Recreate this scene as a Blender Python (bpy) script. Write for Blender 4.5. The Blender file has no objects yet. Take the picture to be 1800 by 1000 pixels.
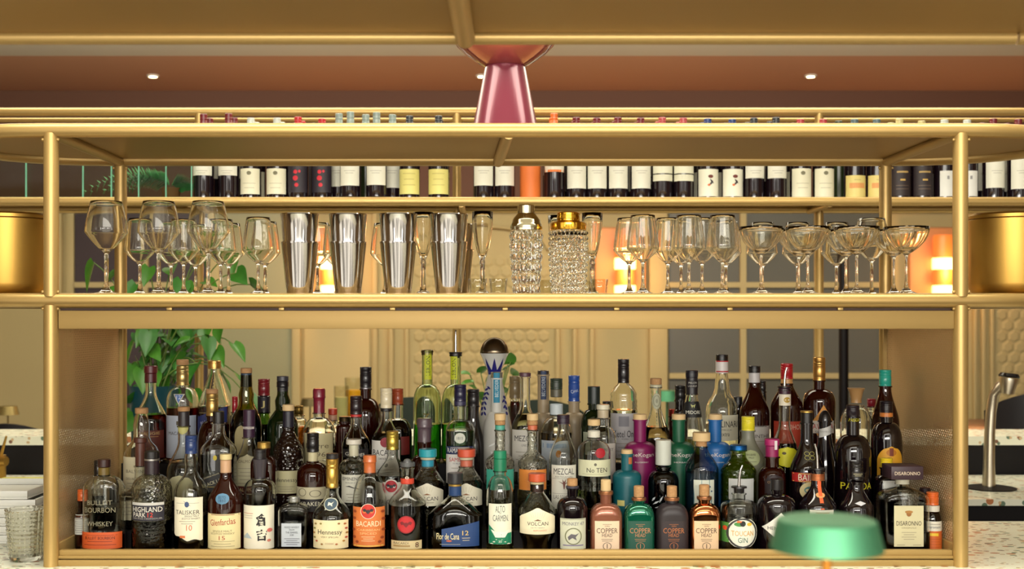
import bpy, bmesh, math, random
from mathutils import Vector, Matrix, noise
random.seed(7)
S = bpy.context.scene
COL = S.collection
PI = math.pi

# ------------------------------------------------------------------ camera, world, exposure, lights
F = 2100.0                                   # focal length in pixels of the 1800x1000 frame
VX, VY, CZ = 858.0, 558.0, 1.65              # where the level view axis meets the frame; eye height
cd = bpy.data.cameras.new('camera'); cam = bpy.data.objects.new('camera', cd); COL.objects.link(cam)
cam.location = (0, 0, CZ); cam.rotation_euler = (PI/2, 0, 0)
cd.sensor_width = 36; cd.lens = 36*F/1800
cd.shift_x = (900-VX)/1800; cd.shift_y = (VY-500)/1800
cd.clip_start = .05; cd.clip_end = 60
cd.dof.use_dof = True; cd.dof.focus_distance = 3.2; cd.dof.aperture_fstop = 3.6
S.camera = cam
S.view_settings.view_transform = 'Standard'; S.view_settings.look = 'None'
S.view_settings.exposure = 0.14; S.view_settings.gamma = 1; S.view_settings.use_curve_mapping = False
S.cycles.transparent_max_bounces = 64; S.cycles.max_bounces = 28
S.cycles.transmission_bounces = 28; S.cycles.glossy_bounces = 5; S.cycles.diffuse_bounces = 3
S.cycles.caustics_reflective = False; S.cycles.caustics_refractive = False
S.cycles.sample_clamp_indirect = 4.0; S.cycles.use_denoising = True
w = bpy.data.worlds.new('room_light'); S.world = w; w.use_nodes = True
wt = w.node_tree; bgn = wt.nodes['Background']           # soft uneven glow of the unseen guest side of the room
wtc = wt.nodes.new('ShaderNodeTexCoord'); wmp = wt.nodes.new('ShaderNodeMapping'); wmp.inputs['Scale'].default_value = (2.6, 2.6, .8)
wnz = wt.nodes.new('ShaderNodeTexNoise'); wnz.inputs['Scale'].default_value = 1.6; wnz.inputs['Detail'].default_value = 3
wrp = wt.nodes.new('ShaderNodeValToRGB'); wrp.color_ramp.elements[0].position = .40; wrp.color_ramp.elements[0].color = (.07, .055, .04, 1)
wrp.color_ramp.elements[1].position = .62; wrp.color_ramp.elements[1].color = (1.0, .92, .78, 1)
wt.links.new(wtc.outputs['Generated'], wmp.inputs[0]); wt.links.new(wmp.outputs[0], wnz.inputs['Vector']); wt.links.new(wnz.outputs['Fac'], wrp.inputs[0]); wt.links.new(wrp.outputs[0], bgn.inputs[0])
bgn.inputs[1].default_value = 1.5

def area(name, loc, size, power, color=(1, .86, .62), rot=(0, 0, 0), sy=None):
    l = bpy.data.lights.new(name, 'AREA'); l.energy = power; l.color = color
    l.shape = 'RECTANGLE'; l.size = size; l.size_y = sy or size
    o = bpy.data.objects.new(name, l); o.location = loc; o.rotation_euler = rot; COL.objects.link(o); return o
area('ceiling_light_bar', (0, 2.75, 3.1), 3.6, 66, (1, .95, .80), (0, 0, 0), .5)
area('front_light', (.2, .35, 2.95), 2.6, 44, (1, .95, .84), (math.radians(52), 0, 0), .9)  # unseen fill lamp added on the camera side
area('guest_side_light', (.1, -1.1, 1.95), 2.8, 88, (1, .96, .87), (PI/2, 0, 0), .45)  # unseen low fill added to brighten the back rows of bottles
area('back_light', (0, 4.9, 3.1), 4.5, 56, (1, .94, .78), (0, 0, 0), 1.0)
area('room_light_far', (0, 5.75, 3.1), 6.0, 60, (1, .93, .80), (math.radians(38), 0, 0), .5)

area('rack_uplight', (0, 4.80, 2.52), 5.2, 66, (1, .90, .76), (PI, 0, 0), .1)  # unseen upward lamp added to brighten the ceiling
# unseen strip lamps added behind the camera for vertical highlight streaks
area('window_light', (-1.9, -1.3, 1.9), .35, 14, (1, .97, .92), (PI/2, 0, math.radians(-24)), 2.2)
area('window_light', (2.3, -1.3, 1.9), .35, 9, (1, .97, .92), (PI/2, 0, math.radians(28)), 2.2)

# ------------------------------------------------------------------ helpers
def lin(c):
    c = c/255.0
    return c/12.92 if c <= .04045 else ((c+.055)/1.055)**2.4
def rgb(c): return (lin(c[0]), lin(c[1]), lin(c[2]), 1)
def PX(px, py, Y): return Vector(((px-VX)/F*Y, Y, CZ-(py-VY)/F*Y))
MATS = {}
def nm(n, a, b): n.links.new(a, b)
def mat(name, color=(200, 200, 200), rough=.5, metal=0.0, coat=0.0, emit=None, spec=.5, bump=None, var=None):
    if name in MATS: return MATS[name]
    m = bpy.data.materials.new(name); m.use_nodes = True; t = m.node_tree; p = t.nodes['Principled BSDF']
    p.inputs['Base Color'].default_value = rgb(color); p.inputs['Roughness'].default_value = rough
    p.inputs['Metallic'].default_value = metal; p.inputs['Coat Weight'].default_value = coat
    p.inputs['Specular IOR Level'].default_value = spec
    if emit: p.inputs['Emission Color'].default_value = rgb(emit[0]); p.inputs['Emission Strength'].default_value = emit[1]
    tc = t.nodes.new('ShaderNodeTexCoord')
    if var:                                     # (scale, second colour)
        nz = t.nodes.new('ShaderNodeTexNoise'); nz.inputs['Scale'].default_value = var[0]; nz.inputs['Detail'].default_value = 4
        mx = t.nodes.new('ShaderNodeMix'); mx.data_type = 'RGBA'
        mx.inputs[6].default_value = rgb(color); mx.inputs[7].default_value = rgb(var[1])
        nm(t, tc.outputs['Object'], nz.inputs['Vector']); nm(t, nz.outputs['Fac'], mx.inputs[0]); nm(t, mx.outputs[2], p.inputs['Base Color'])
    if bump:                                    # (scale, strength)
        nz = t.nodes.new('ShaderNodeTexNoise'); nz.inputs['Scale'].default_value = bump[0]
        b = t.nodes.new('ShaderNodeBump'); b.inputs['Strength'].default_value = bump[1]; b.inputs['Distance'].default_value = .002
        nm(t, tc.outputs['Object'], nz.inputs['Vector']); nm(t, nz.outputs['Fac'], b.inputs['Height']); nm(t, b.outputs['Normal'], p.inputs['Normal'])
    MATS[name] = m; return m
def glass(name, tint=(246, 248, 242), edge=.45, gloss=1.0, bump=None, diff=0.0, rough=.02):
    """thin clear glass: see-through, absorbing more where one looks along the wall, with mirror reflections by Fresnel"""
    if name in MATS: return MATS[name]
    m = bpy.data.materials.new(name); m.use_nodes = True; t = m.node_tree
    for n in list(t.nodes):
        if n.type != 'OUTPUT_MATERIAL': t.nodes.remove(n)
    out = t.nodes['Material Output']
    tr = t.nodes.new('ShaderNodeBsdfTransparent'); gl = t.nodes.new('ShaderNodeBsdfGlossy'); mx = t.nodes.new('ShaderNodeMixShader')
    gl.inputs['Roughness'].default_value = rough; gl.inputs['Color'].default_value = (gloss, gloss, gloss, 1)
    lw = t.nodes.new('ShaderNodeLayerWeight'); lw.inputs['Blend'].default_value = .5
    p3 = t.nodes.new('ShaderNodeMath'); p3.operation = 'POWER'; p3.inputs[1].default_value = 2.6
    p5 = t.nodes.new('ShaderNodeMath'); p5.operation = 'POWER'; p5.inputs[1].default_value = 4.5
    fr = t.nodes.new('ShaderNodeMath'); fr.operation = 'MULTIPLY_ADD'; fr.inputs[1].default_value = .90; fr.inputs[2].default_value = .045
    nm(t, lw.outputs['Facing'], p3.inputs[0]); nm(t, lw.outputs['Facing'], p5.inputs[0]); nm(t, p5.outputs[0], fr.inputs[0])
    mc = t.nodes.new('ShaderNodeMix'); mc.data_type = 'RGBA'
    c = rgb(tint); mc.inputs[6].default_value = c; mc.inputs[7].default_value = (c[0]*edge, c[1]*edge, c[2]*edge, 1)
    nm(t, p3.outputs[0], mc.inputs[0]); nm(t, mc.outputs[2], tr.inputs['Color'])
    nm(t, fr.outputs[0], mx.inputs[0]); nm(t, gl.outputs[0], mx.inputs[2])
    if diff:
        df = t.nodes.new('ShaderNodeBsdfDiffuse'); df.inputs['Color'].default_value = c; m2 = t.nodes.new('ShaderNodeMixShader')
        m2.inputs[0].default_value = diff; nm(t, tr.outputs[0], m2.inputs[1]); nm(t, df.outputs[0], m2.inputs[2]); nm(t, m2.outputs[0], mx.inputs[1])
    else: nm(t, tr.outputs[0], mx.inputs[1])
    nm(t, mx.outputs[0], out.inputs['Surface'])
    if bump:
        tc = t.nodes.new('ShaderNodeTexCoord'); nz = t.nodes.new('ShaderNodeTexVoronoi'); nz.inputs['Scale'].default_value = bump[0]
        b = t.nodes.new('ShaderNodeBump'); b.inputs['Strength'].default_value = bump[1]; b.inputs['Distance'].default_value = .003
        nm(t, tc.outputs['Object'], nz.inputs['Vector']); nm(t, nz.outputs['Distance'], b.inputs['Height'])
        for x in (gl, lw): nm(t, b.outputs['Normal'], x.inputs['Normal'])
    MATS[name] = m; return m
def crystal(name, tint=(250, 250, 240), rough=.0):
    if name in MATS: return MATS[name]
    m = bpy.data.materials.new(name); m.use_nodes = True; p = m.node_tree.nodes['Principled BSDF']
    p.inputs['Base Color'].default_value = rgb(tint); p.inputs['Transmission Weight'].default_value = 1
    p.inputs['Roughness'].default_value = rough; p.inputs['IOR'].default_value = 1.45
    MATS[name] = m; return m
def double_wall(P, zl=.007, th=.0026):
    # inner wall of the bottle above the liquid; below it glass and liquid are in contact
    inner = []
    q_ = list(P[1:])
    for a, b in zip(q_, q_[1:]):
        if a[1] < zl <= b[1]:
            u = (zl-a[1])/max(1e-9, b[1]-a[1]); inner.append(tuple(a[i]+(b[i]-a[i])*u for i in range(4)))
        if b[1] > zl: inner.append(b)
    inner = [(max(p[0]-th, .001), p[1], p[2], p[3]) for p in inner][::-1]
    return list(P)+inner+[(0, zl, inner[-1][2], inner[-1][3])]
def paint(c, rough=.55):
    return mat('print_%d_%d_%d' % tuple(c), c, rough)

def link(name, me, m, parent=None, loc=None, smooth=True):
    o = bpy.data.objects.new(name, me)
    for x in (m if isinstance(m, (list, tuple)) else [m]): me.materials.append(x)
    if smooth:
        me.shade_smooth()
        try: me.set_sharp_from_angle(angle=math.radians(38))
        except Exception: pass
    COL.objects.link(o)
    if parent: o.parent = parent
    if loc is not None: o.location = loc
    return o
def thing(name, label, cat, loc=(0, 0, 0), group=None, rz=0):
    o = bpy.data.objects.new(name, None); o.empty_display_size = .05; COL.objects.link(o)
    o.location = loc; o.rotation_euler = (0, 0, rz); tag(o, label, cat, group); return o
def tag(o, label, cat, group=None):
    o['label'] = label.replace(', ', ', '); o['category'] = cat
    if group: o['group'] = group
    return o
def struct(o): o['kind'] = 'structure'; return o
def tree(o, parent=None):
    c = o.copy(); COL.objects.link(c)
    if parent: c.parent = parent
    for ch in list(o.children): tree(ch, c)
    return c
def me_from(bm, name='m'):
    me = bpy.data.meshes.new(name); bmesh.ops.recalc_face_normals(bm, faces=bm.faces); bm.to_mesh(me); bm.free(); return me
def add_box(bm, a, b, bev=0):
    r = bmesh.ops.create_cube(bm, size=1)
    c = [(a[i]+b[i])/2 for i in range(3)]; s = [abs(b[i]-a[i]) for i in range(3)]
    for v in r['verts']: v.co = Vector([v.co[i]*s[i]+c[i] for i in range(3)])
    if bev:
        es = list({e for v in r['verts'] for e in v.link_edges}); bmesh.ops.bevel(bm, geom=es, offset=bev, segments=2, affect='EDGES', profile=.5)
def box(name, a, b, m, parent=None, bev=.0):
    bm = bmesh.new(); add_box(bm, a, b, bev); return link(name, me_from(bm), m, parent)
def add_lathe(bm, prof, seg=32, c=(0, 0), n_of=None, ripple=None):
    """prof: (r, z[, n, dr]); cross-section is a superellipse of exponent n and depth ratio dr"""
    rings = []
    for p in prof:
        r, z = p[0], p[1]; n = p[2] if len(p) > 2 else 2; dr = p[3] if len(p) > 3 else 1
        if r < 1e-6: rings.append([bm.verts.new((c[0], c[1], z))]); continue
        ring = []
        for k in range(seg):
            a = 2*PI*k/seg; ca, sa = math.cos(a), math.sin(a)
            if n != 2:
                ca = math.copysign(abs(ca)**(2/n), ca); sa = math.copysign(abs(sa)**(2/n), sa)
            rr = r*(1+(ripple(a, z) if ripple else 0))
            ring.append(bm.verts.new((c[0]+rr*ca, c[1]+rr*dr*sa, z)))
        rings.append(ring)
    for A, B_ in zip(rings, rings[1:]):
        if len(A) == 1 and len(B_) == 1: continue
        for k in range(seg):
            k2 = (k+1) % seg
            if len(A) == 1: bm.faces.new((A[0], B_[k2], B_[k]))
            elif len(B_) == 1: bm.faces.new((A[k], A[k2], B_[0]))
            else: bm.faces.new((A[k], A[k2], B_[k2], B_[k]))
def lathe(name, prof, m, parent=None, seg=32, loc=None, ripple=None):
    bm = bmesh.new(); add_lathe(bm, prof, seg, ripple=ripple); return link(name, me_from(bm), m, parent, loc)
def add_tube(bm, pts, r, seg=16, caps=True, closed=False):
    pts = [Vector(p) for p in pts]; rings = []; n = len(pts)
    for i, p in enumerate(pts):
        if closed: d = pts[(i+1) % n]-pts[i-1]
        else: d = pts[min(i+1, n-1)]-pts[max(i-1, 0)]
        d.normalize(); up = Vector((0, 0, 1)) if abs(d.z) < .9 else Vector((0, 1, 0))
        u = d.cross(up).normalized(); v = u.cross(d).normalized(); rr = r[i] if isinstance(r, (list, tuple)) else r
        rings.append([bm.verts.new(p+u*rr*math.cos(2*PI*k/seg)+v*rr*math.sin(2*PI*k/seg)) for k in range(seg)])
    pr = list(zip(rings, rings[1:]))+([(rings[-1], rings[0])] if closed else [])
    for A, B_ in pr:
        for k in range(seg): bm.faces.new((A[k], A[(k+1) % seg], B_[(k+1) % seg], B_[k]))
    if caps and not closed: bm.faces.new(rings[0][::-1]); bm.faces.new(rings[-1])
def tube(name, pts, r, m, parent=None, seg=16, closed=False):
    bm = bmesh.new(); add_tube(bm, pts, r, seg, closed=closed); return link(name, me_from(bm), m, parent)

TXT = {}
def text_pts(s):
    if s in TXT: return TXT[s]
    cu = bpy.data.curves.new('t', 'FONT'); cu.body = s; cu.resolution_u = 2; cu.offset = .035 if ord(s[0]) > 255 else 0; cu.fill_mode = 'FRONT'
    ob = bpy.data.objects.new('t', cu); me = bpy.data.meshes.new_from_object(ob)
    vs = [v.co.copy() for v in me.vertices]; fs = [tuple(p.vertices) for p in me.polygons]
    bpy.data.objects.remove(ob); bpy.data.curves.remove(cu); bpy.data.meshes.remove(me)
    x0 = min(v.x for v in vs); x1 = max(v.x for v in vs); y0 = min(v.y for v in vs); y1 = max(v.y for v in vs)
    vs = [((v.x-x0)/(x1-x0)-.5, (v.y-y0)/(y1-y0)-.5) for v in vs]
    TXT[s] = (vs, fs); return TXT[s]

# ------------------------------------------------------------------ materials of the room
GOLD = mat('champagne_gold_paint', (184, 152, 92), .36, .5)
GOLDS = mat('champagne_gold_sheet', (170, 136, 78), .42, .68)
GOLDF = mat('champagne_gold_flat', (176, 145, 86), .5, .3)
BRASS = mat('brushed_brass', (184, 146, 72), .42, 1.0)
STEEL = mat('polished_steel', (200, 197, 194), .11, 1.0)
DARK = mat('black_lacquer', (10, 6, 8), .45, spec=.25)
CREAM = mat('cream_wall_paint', (192, 173, 122), .7)
def terrazzo():
    m = bpy.data.materials.new('terrazzo'); m.use_nodes = True; t = m.node_tree; p = t.nodes['Principled BSDF']
    tc = t.nodes.new('ShaderNodeTexCoord'); prev = None
    base = rgb((226, 226, 206))
    cols = [((176, 112, 66), 26), ((96, 118, 96), 34), ((120, 84, 62), 42), ((198, 170, 128), 55)]
    last = None
    for i, (c, sc) in enumerate(cols):
        mp = t.nodes.new('ShaderNodeMapping'); mp.inputs['Location'].default_value = (i*3.1, i*1.7, i); mp.inputs['Rotation'].default_value = (0, 0, i*.9)
        mp.inputs['Scale'].default_value = (1, 1.6, 1)
        vo = t.nodes.new('ShaderNodeTexVoronoi'); vo.inputs['Scale'].default_value = sc
        sep = t.nodes.new('ShaderNodeSeparateColor'); c1 = t.nodes.new('ShaderNodeMath'); c1.operation = 'GREATER_THAN'; c1.inputs[1].default_value = .72
        c2 = t.nodes.new('ShaderNodeMath'); c2.operation = 'LESS_THAN'; c2.inputs[1].default_value = .34
        mu = t.nodes.new('ShaderNodeMath'); mu.operation = 'MULTIPLY'
        mx = t.nodes.new('ShaderNodeMix'); mx.data_type = 'RGBA'; mx.inputs[7].default_value = rgb(c)
        nm(t, tc.outputs['Object'], mp.inputs[0]); nm(t, mp.outputs[0], vo.inputs['Vector']); nm(t, vo.outputs['Color'], sep.inputs[0])
        nm(t, sep.outputs[0], c1.inputs[0]); nm(t, vo.outputs['Distance'], c2.inputs[0]); nm(t, c1.outputs[0], mu.inputs[0]); nm(t, c2.outputs[0], mu.inputs[1])
        nm(t, mu.outputs[0], mx.inputs[0])
        if last is None: mx.inputs[6].default_value = base
        else: nm(t, last.outputs[2], mx.inputs[6])
        last = mx
    nm(t, last.outputs[2], p.inputs['Base Color']); p.inputs['Roughness'].default_value = .3
    return m
TERR = terrazzo()
def perforated():
    m = bpy.data.materials.new('perforated_gold_mesh'); m.use_nodes = True; t = m.node_tree; p = t.nodes['Principled BSDF']
    p.inputs['Base Color'].default_value = rgb((214, 178, 126)); p.inputs['Metallic'].default_value = .4; p.inputs['Roughness'].default_value = .45
    tc = t.nodes.new('ShaderNodeTexCoord'); mp = t.nodes.new('ShaderNodeMapping'); mp.inputs['Rotation'].default_value = (PI/4, 0, 0)
    sx = t.nodes.new('ShaderNodeSeparateXYZ'); nm(t, tc.outputs['Object'], mp.inputs[0]); nm(t, mp.outputs[0], sx.inputs[0])
    s = []
    for k in (1, 2):
        a = t.nodes.new('ShaderNodeMath'); a.operation = 'MULTIPLY'; a.inputs[1].default_value = 2*PI/.0088
        b = t.nodes.new('ShaderNodeMath'); b.operation = 'SINE'; nm(t, sx.outputs[k], a.inputs[0]); nm(t, a.outputs[0], b.inputs[0]); s.append(b)
    ad = t.nodes.new('ShaderNodeMath'); ad.operation = 'ADD'; nm(t, s[0].outputs[0], ad.inputs[0]); nm(t, s[1].outputs[0], ad.inputs[1])
    gt = t.nodes.new('ShaderNodeMath'); gt.operation = 'GREATER_THAN'; gt.inputs[1].default_value = .55; nm(t, ad.outputs[0], gt.inputs[0])
    tr = t.nodes.new('ShaderNodeBsdfTransparent'); mx = t.nodes.new('ShaderNodeMixShader'); out = t.nodes['Material Output']
    nm(t, gt.outputs[0], mx.inputs[0]); nm(t, p.outputs[0], mx.inputs[1]); nm(t, tr.outputs[0], mx.inputs[2]); nm(t, mx.outputs[0], out.inputs['Surface'])
    return m
MESHM = perforated()

# ------------------------------------------------------------------ the room
struct(box('floor', (-6, -1.5, -.05), (6, 8.1, 0), mat('dark_wood_floor', (96, 70, 48), .5, var=(3, (70, 50, 34)))))
CEIL = 3.15
struct(box('ceiling', (-6, 6.85, CEIL), (6, 8.1, CEIL+.1), mat('terracotta_ceiling_paint', (212, 164, 132), .8)))
struct(box('ceiling_plaster', (-6, -1.5, CEIL-.0), (6, 6.85, CEIL+.1), mat('grey_ceiling_paint', (226, 222, 204), .8)))
WB = struct(box('wall_back', (-6, 8.0, 0), (6, 8.1, CEIL), CREAM))
struct(box('wall_left', (-6.1, -1.5, 0), (-6, 8.1, CEIL), mat('brown_wall_paint', (150, 120, 84), .8)))
struct(box('wall_right', (6, -1.5, 0), (6.1, 8.1, CEIL), mat('brown_wall_paint2', (150, 120, 84), .8)))
sW = 8.0
def wx(px, Y=8.0): return (px-VX)/F*Y
def wz(py, Y=8.0): return CZ-(py-VY)/F*Y
BR = mat('brown_fascia_paint', (104, 68, 48), .7)
struct(box('wall_back_fascia', (-6, 7.9, wz(366, 7.9)), (6, 7.999, CEIL-.001), BR))
tn = [0]
def trim(x0, x1, z0, z1, d=.03, m=None, base=8.0):
    tn[0] += 1
    return struct(box('trim_%d' % tn[0], (x0, base-d, z0), (x1, base-.0005, z1), m or CREAM, bev=min(.008, d*.3)))
ZT = wz(368, 7.9)
# vertical mouldings (pixel columns on the back wall)
for a, b, d in [(100, 112, .05), (118, 132, .03), (368, 388, .05), (515, 530, .06), (655, 664, .03), (684, 692, .04), (712, 719, .03), (976, 984, .03), (1006, 1013, .04), (1036, 1044, .03), (1140, 1172, .05), (1548, 1556, .05), (1708, 1714, .04), (1722, 1729, .04), (1738, 1745, .03), (-30, -14, .04)]:
    trim(wx(a), wx(b), .12, ZT, d)
trim(wx(535), wx(650), .12, wz(572), .012, mat('panel_paint', (202, 181, 128), .65))
struct(box('baseboard_back', (-6, 7.97, 0), (6, 7.9995, .12), CREAM))
# windows
PANE = mat('grey_window_glass', (100, 98, 88), .25)
PANEL_ = mat('dark_window_glass', (70, 58, 60), .3)
SAGE = mat('sage_mirror_glass', (160, 156, 118), .3)
def window(i, x0, x1, z0, z1, cols, rows, pane, fr=CREAM):
    o = struct(box('window_%d' % i, (x0, 7.975, z0), (x1, 7.9995, z1), pane))
    for c in cols: box('mullion', (c-.02, 7.95, z0), (c+.02, 7.9745, z1), fr, o)
    for r in rows: box('mullion', (x0, 7.952, r-.018), (x1, 7.9743, r+.018), fr, o)
    return o
window(1, wx(1175), wx(1547), .7, ZT-.02, [wx(1304), wx(1434)], [wz(501), wz(660)], PANE)
window(2, wx(134), wx(366), .7, ZT-.02, [wx(258)], [wz(501)], PANEL_)
window(3, wx(390), wx(514), .7, ZT-.02, [], [], SAGE)
# hexagon relief panels
def hexpanel(i, x0, x1, z0, z1, s=.048):
    bm = bmesh.new(); r = 0; z = z0+s
    while z < z1-s*.6:
        x = x0+s+(s*.87 if r % 2 else 0)
        while x < x1-s*.9:
            vs = [bm.verts.new((x+s*.9*math.sin(k*PI/3), 7.9995, z+s*.9*math.cos(k*PI/3))) for k in range(6)]
            vt = [bm.verts.new((x+s*.6*math.sin(k*PI/3), 7.993, z+s*.6*math.cos(k*PI/3))) for k in range(6)]
            bm.faces.new(vt)
            for k in range(6): bm.faces.new((vs[k], vs[(k+1) % 6], vt[(k+1) % 6], vt[k]))
            x += s*1.74
        z += s*1.5; r += 1
    o = link('trim_%d' % i, me_from(bm), CREAM, smooth=False); struct(o)
hexpanel(101, wx(724), wx(972), .9, wz(436)); hexpanel(102, wx(1748), wx(1990), .9, wz(436))
a_ = [(wx(848)+.44*math.cos(t*PI/16), 7.98, wz(440)+.16*math.sin(t*PI/16)) for t in range(17)]
struct(tube('trim_103', a_, .014, CREAM))
# downlights
for px, lab in ((269, 'small round recessed downlight above the gold rack post and reeded glass'), (847, 'small round recessed downlight half hidden by the pink lamp'), (1425, 'small round recessed downlight above the white labelled wines')):
    Y = 7.40; x = wx(px, Y)
    t = thing('downlight', lab, 'ceiling light', (x, Y, CEIL-.012), 'recessed ceiling downlights')
    lathe('trim_ring', [(.026, .0), (.036, .0), (.038, .012), (.026, .012)], mat('white_metal', (220, 214, 196), .4), t)
    lathe('lens', [(0, .004), (.0262, .004), (.0262, .010), (0, .010)], mat('lit_lens', (255, 240, 200), .5, emit=((255, 230, 180), 30)), t)
# wall sconces
for px, lab in ((584, 'glowing orange wall sconce behind the first two steel shaker tins'), (1097, 'glowing orange wall sconce behind the fluted wine glasses'), (1652, 'glowing orange wall sconce beside the gold ice bucket')):
    x = wx(px, 7.9)
    t = thing('wall_sconce', lab, 'wall lamp', (x, 7.90, 1.75), 'orange wall sconces')
    box('back_plate', (-.19, .02, -.05), (.15, .0985, .50), mat('peach_alabaster', (235, 160, 100), .5), t, bev=.02)  # sconce glow on the wall, put into this plate's peach colour
    lathe('shade', [(0, -.02), (.062, -.02), (.066, 0), (.066, .42), (.06, .44), (0, .44)], mat('amber_glass_shade', (226, 128, 60), .35, emit=((255, 130, 50), .55)), t, loc=(0, -.06, 0))
    for z in (.035, .215):
        lathe('lit_band', [(.0672, z), (.070, z+.01), (.070, z+.065), (.0672, z+.075)], mat('lit_band', (255, 220, 150), .5, emit=((255, 205, 120), 4)), t, loc=(0, -.06, 0))
    l = bpy.data.lights.new('sconce_glow', 'POINT'); l.energy = 5; l.color = (1, .5, .2); l.shadow_soft_size = .06
    o = bpy.data.objects.new('sconce_glow', l); o.parent = t; o.location = (0, -.2, .2); COL.objects.link(o)

# ------------------------------------------------------------------ counters
def slab_outline(x0, x1, y0, y1, r, n=10):
    pts = []
    for cx, cy, a0 in ((x1-r, y1-r, 0), (x0+r, y1-r, 90), (x0+r, y0+r, 180), (x1-r, y0+r, 270)):
        for k in range(n+1):
            a = math.radians(a0+90*k/n); pts.append((cx+r*math.cos(a), cy+r*math.sin(a)))
    return pts
def slab(name, pts, z0, z1, m, parent=None, bev=.003):
    bm = bmesh.new(); a = [bm.verts.new((x, y, z0)) for x, y in pts]; b = [bm.verts.new((x, y, z1)) for x, y in pts]
    bm.faces.new(a[::-1]); top = bm.faces.new(b); n = len(pts)
    for k in range(n): bm.faces.new((a[k], a[(k+1) % n], b[(k+1) % n], b[k]))
    if bev: bmesh.ops.bevel(bm, geom=list(top.edges), offset=bev, segments=2, affect='EDGES')
    return link(name, me_from(bm), m, parent)
C1 = 1.026
t = thing('bar_counter', 'terrazzo topped island bar counter carrying the gold bottle rack', 'counter', (0, 0, 0))
slab('countertop', slab_outline(-1.95, 1.95, 2.72, 3.66, .3), C1-.03, C1, TERR, t)
box('cabinet_body', (-1.8, 2.82, 0), (1.8, 3.56, C1-.0305), DARK, t)
t = thing('service_counter', 'speckled terrazzo work counter with dark front behind the island', 'counter', (0, 0, 0))
slab('countertop', slab_outline(-3.2, 3.2, 4.10, 4.74, .02), C1-.022, C1, TERR, t)
box('cabinet_body', (-3.15, 4.16, 0), (3.15, 4.70, C1-.0225), DARK, t)
t = thing('raised_bar_ledge', 'raised white terrazzo ledge on black upstand behind the work counter', 'counter', (0, 0, 0))
slab('ledge_top', slab_outline(-3.3, 3.3, 4.745, 5.05, .02), 1.143, 1.178, TERR, t)
box('upstand', (-3.2, 4.76, 0), (3.2, 5.0, 1.1425), DARK, t)
t = thing('front_bar_counter', 'terrazzo topped guest counter under the blurred green table lamp', 'counter', (0, 0, 0))
slab('countertop', slab_outline(-2.4, 2.4, .95, 1.62, .05), C1-.03, C1, TERR, t)
box('cabinet_body', (-2.3, 1.02, 0), (2.3, 1.55, C1-.0305), DARK, t)

# ------------------------------------------------------------------ the gold bottle rack
XL, XR, YF, YB = -1.097, 1.186, 3.0, 3.567
PR = .0186
rack = thing('bottle_rack', 'champagne gold tubular bar rack with perforated sides holding bottles and glasses', 'rack', (0, 0, 0))
def stadium(xl, xr, a, y0, y1, n=14):
    b = (y1-y0)/2; cy = (y0+y1)/2; pts = []
    for k in range(n+1): t_ = -PI/2+PI*k/n; pts.append((xr+a*math.cos(t_), cy+b*math.sin(t_)))
    for k in range(n+1): t_ = PI/2+PI*k/n; pts.append((xl+a*math.cos(t_), cy+b*math.sin(t_)))
    out = []                                     # subdivide the long straights so tubes stay even
    for i, p in enumerate(pts):
        out.append(p); q = pts[(i+1) % len(pts)]; d = math.hypot(q[0]-p[0], q[1]-p[1])
        if d > .3:
            for k in range(1, 8): out.append((p[0]+(q[0]-p[0])*k/8, p[1]+(q[1]-p[1])*k/8))
    return out
ZTOP, ZMID, TR = 2.120, 1.693, .0182
for z, plate_z in ((ZTOP, ZTOP+.006), (ZMID, ZMID+.012)):
    o = stadium(-1.125, 1.215, .34, YF, YB)
    tube('shelf_rail', [(x, y, z) for x, y in o], TR, GOLD, rack, 20, closed=True)
    pl = stadium(-1.125, 1.215, .335, YF+.006, YB-.006)
    slab('shelf_plate', pl, plate_z-.004, plate_z+.004, GOLDS, rack, bev=0)
PLZ = ZMID+.016
for x in (XL, XR):
    bm = bmesh.new(); add_tube(bm, [(x, YF, C1), (x, YF, ZMID-.012)], PR, 20); link('post', me_from(bm), GOLD, rack)
    bm = bmesh.new(); add_tube(bm, [(x, YF, ZMID+.010), (x, YF, ZTOP-.008)], PR, 20); link('post', me_from(bm), GOLD, rack)
    bm = bmesh.new(); add_tube(bm, [(x, YB, C1), (x, YB, ZTOP-.008)], PR*.97, 20); link('post', me_from(bm), GOLD, rack)
    for z in (ZTOP-.006, ZMID):
        tube('cross_tube', [(x, YF+.005, z), (x, YB-.005, z)], PR*.8, GOLD, rack)
    for y in (YF, YB):                           # little weld beads at the joints
        for z in (ZTOP-.024, ZMID-.021, ZMID+.021):
            for s_ in (-1, 1):
                bm = bmesh.new(); bmesh.ops.create_uvsphere(bm, u_segments=8, v_segments=6, radius=.0045)
                link('weld_bead', me_from(bm), GOLD, rack, (x+s_*.019, y-.006, z))
tube('cross_tube', [(.052, YF+.005, ZTOP-.006), (.030, YB-.005, ZTOP-.006)], PR*.86, GOLD, rack)
# fascia under the middle shelf
box('fascia', (XL+.020, YF-.006, wz(578, 3.0)), (XR-.018, YF+.03, wz(546, 3.0)), GOLDF, rack, bev=.0015)
box('fascia_channel', (XL+.021, YF+.004, wz(546, 3.0)+.0003), (XR-.019, YF+.026, wz(541.5, 3.0)), mat('dark_gap', (60, 34, 18), .6), rack)
for px in (298, 495, 690, 888, 1084, 1283, 1477):
    x = wx(px, 3.0); bm = bmesh.new(); add_box(bm, (x-.007, YF-.004, wz(545.5, 3.0)), (x+.007, YF+.004, wz(540.5, 3.0)), .0015); link('clip', me_from(bm), GOLD, rack)
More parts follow.
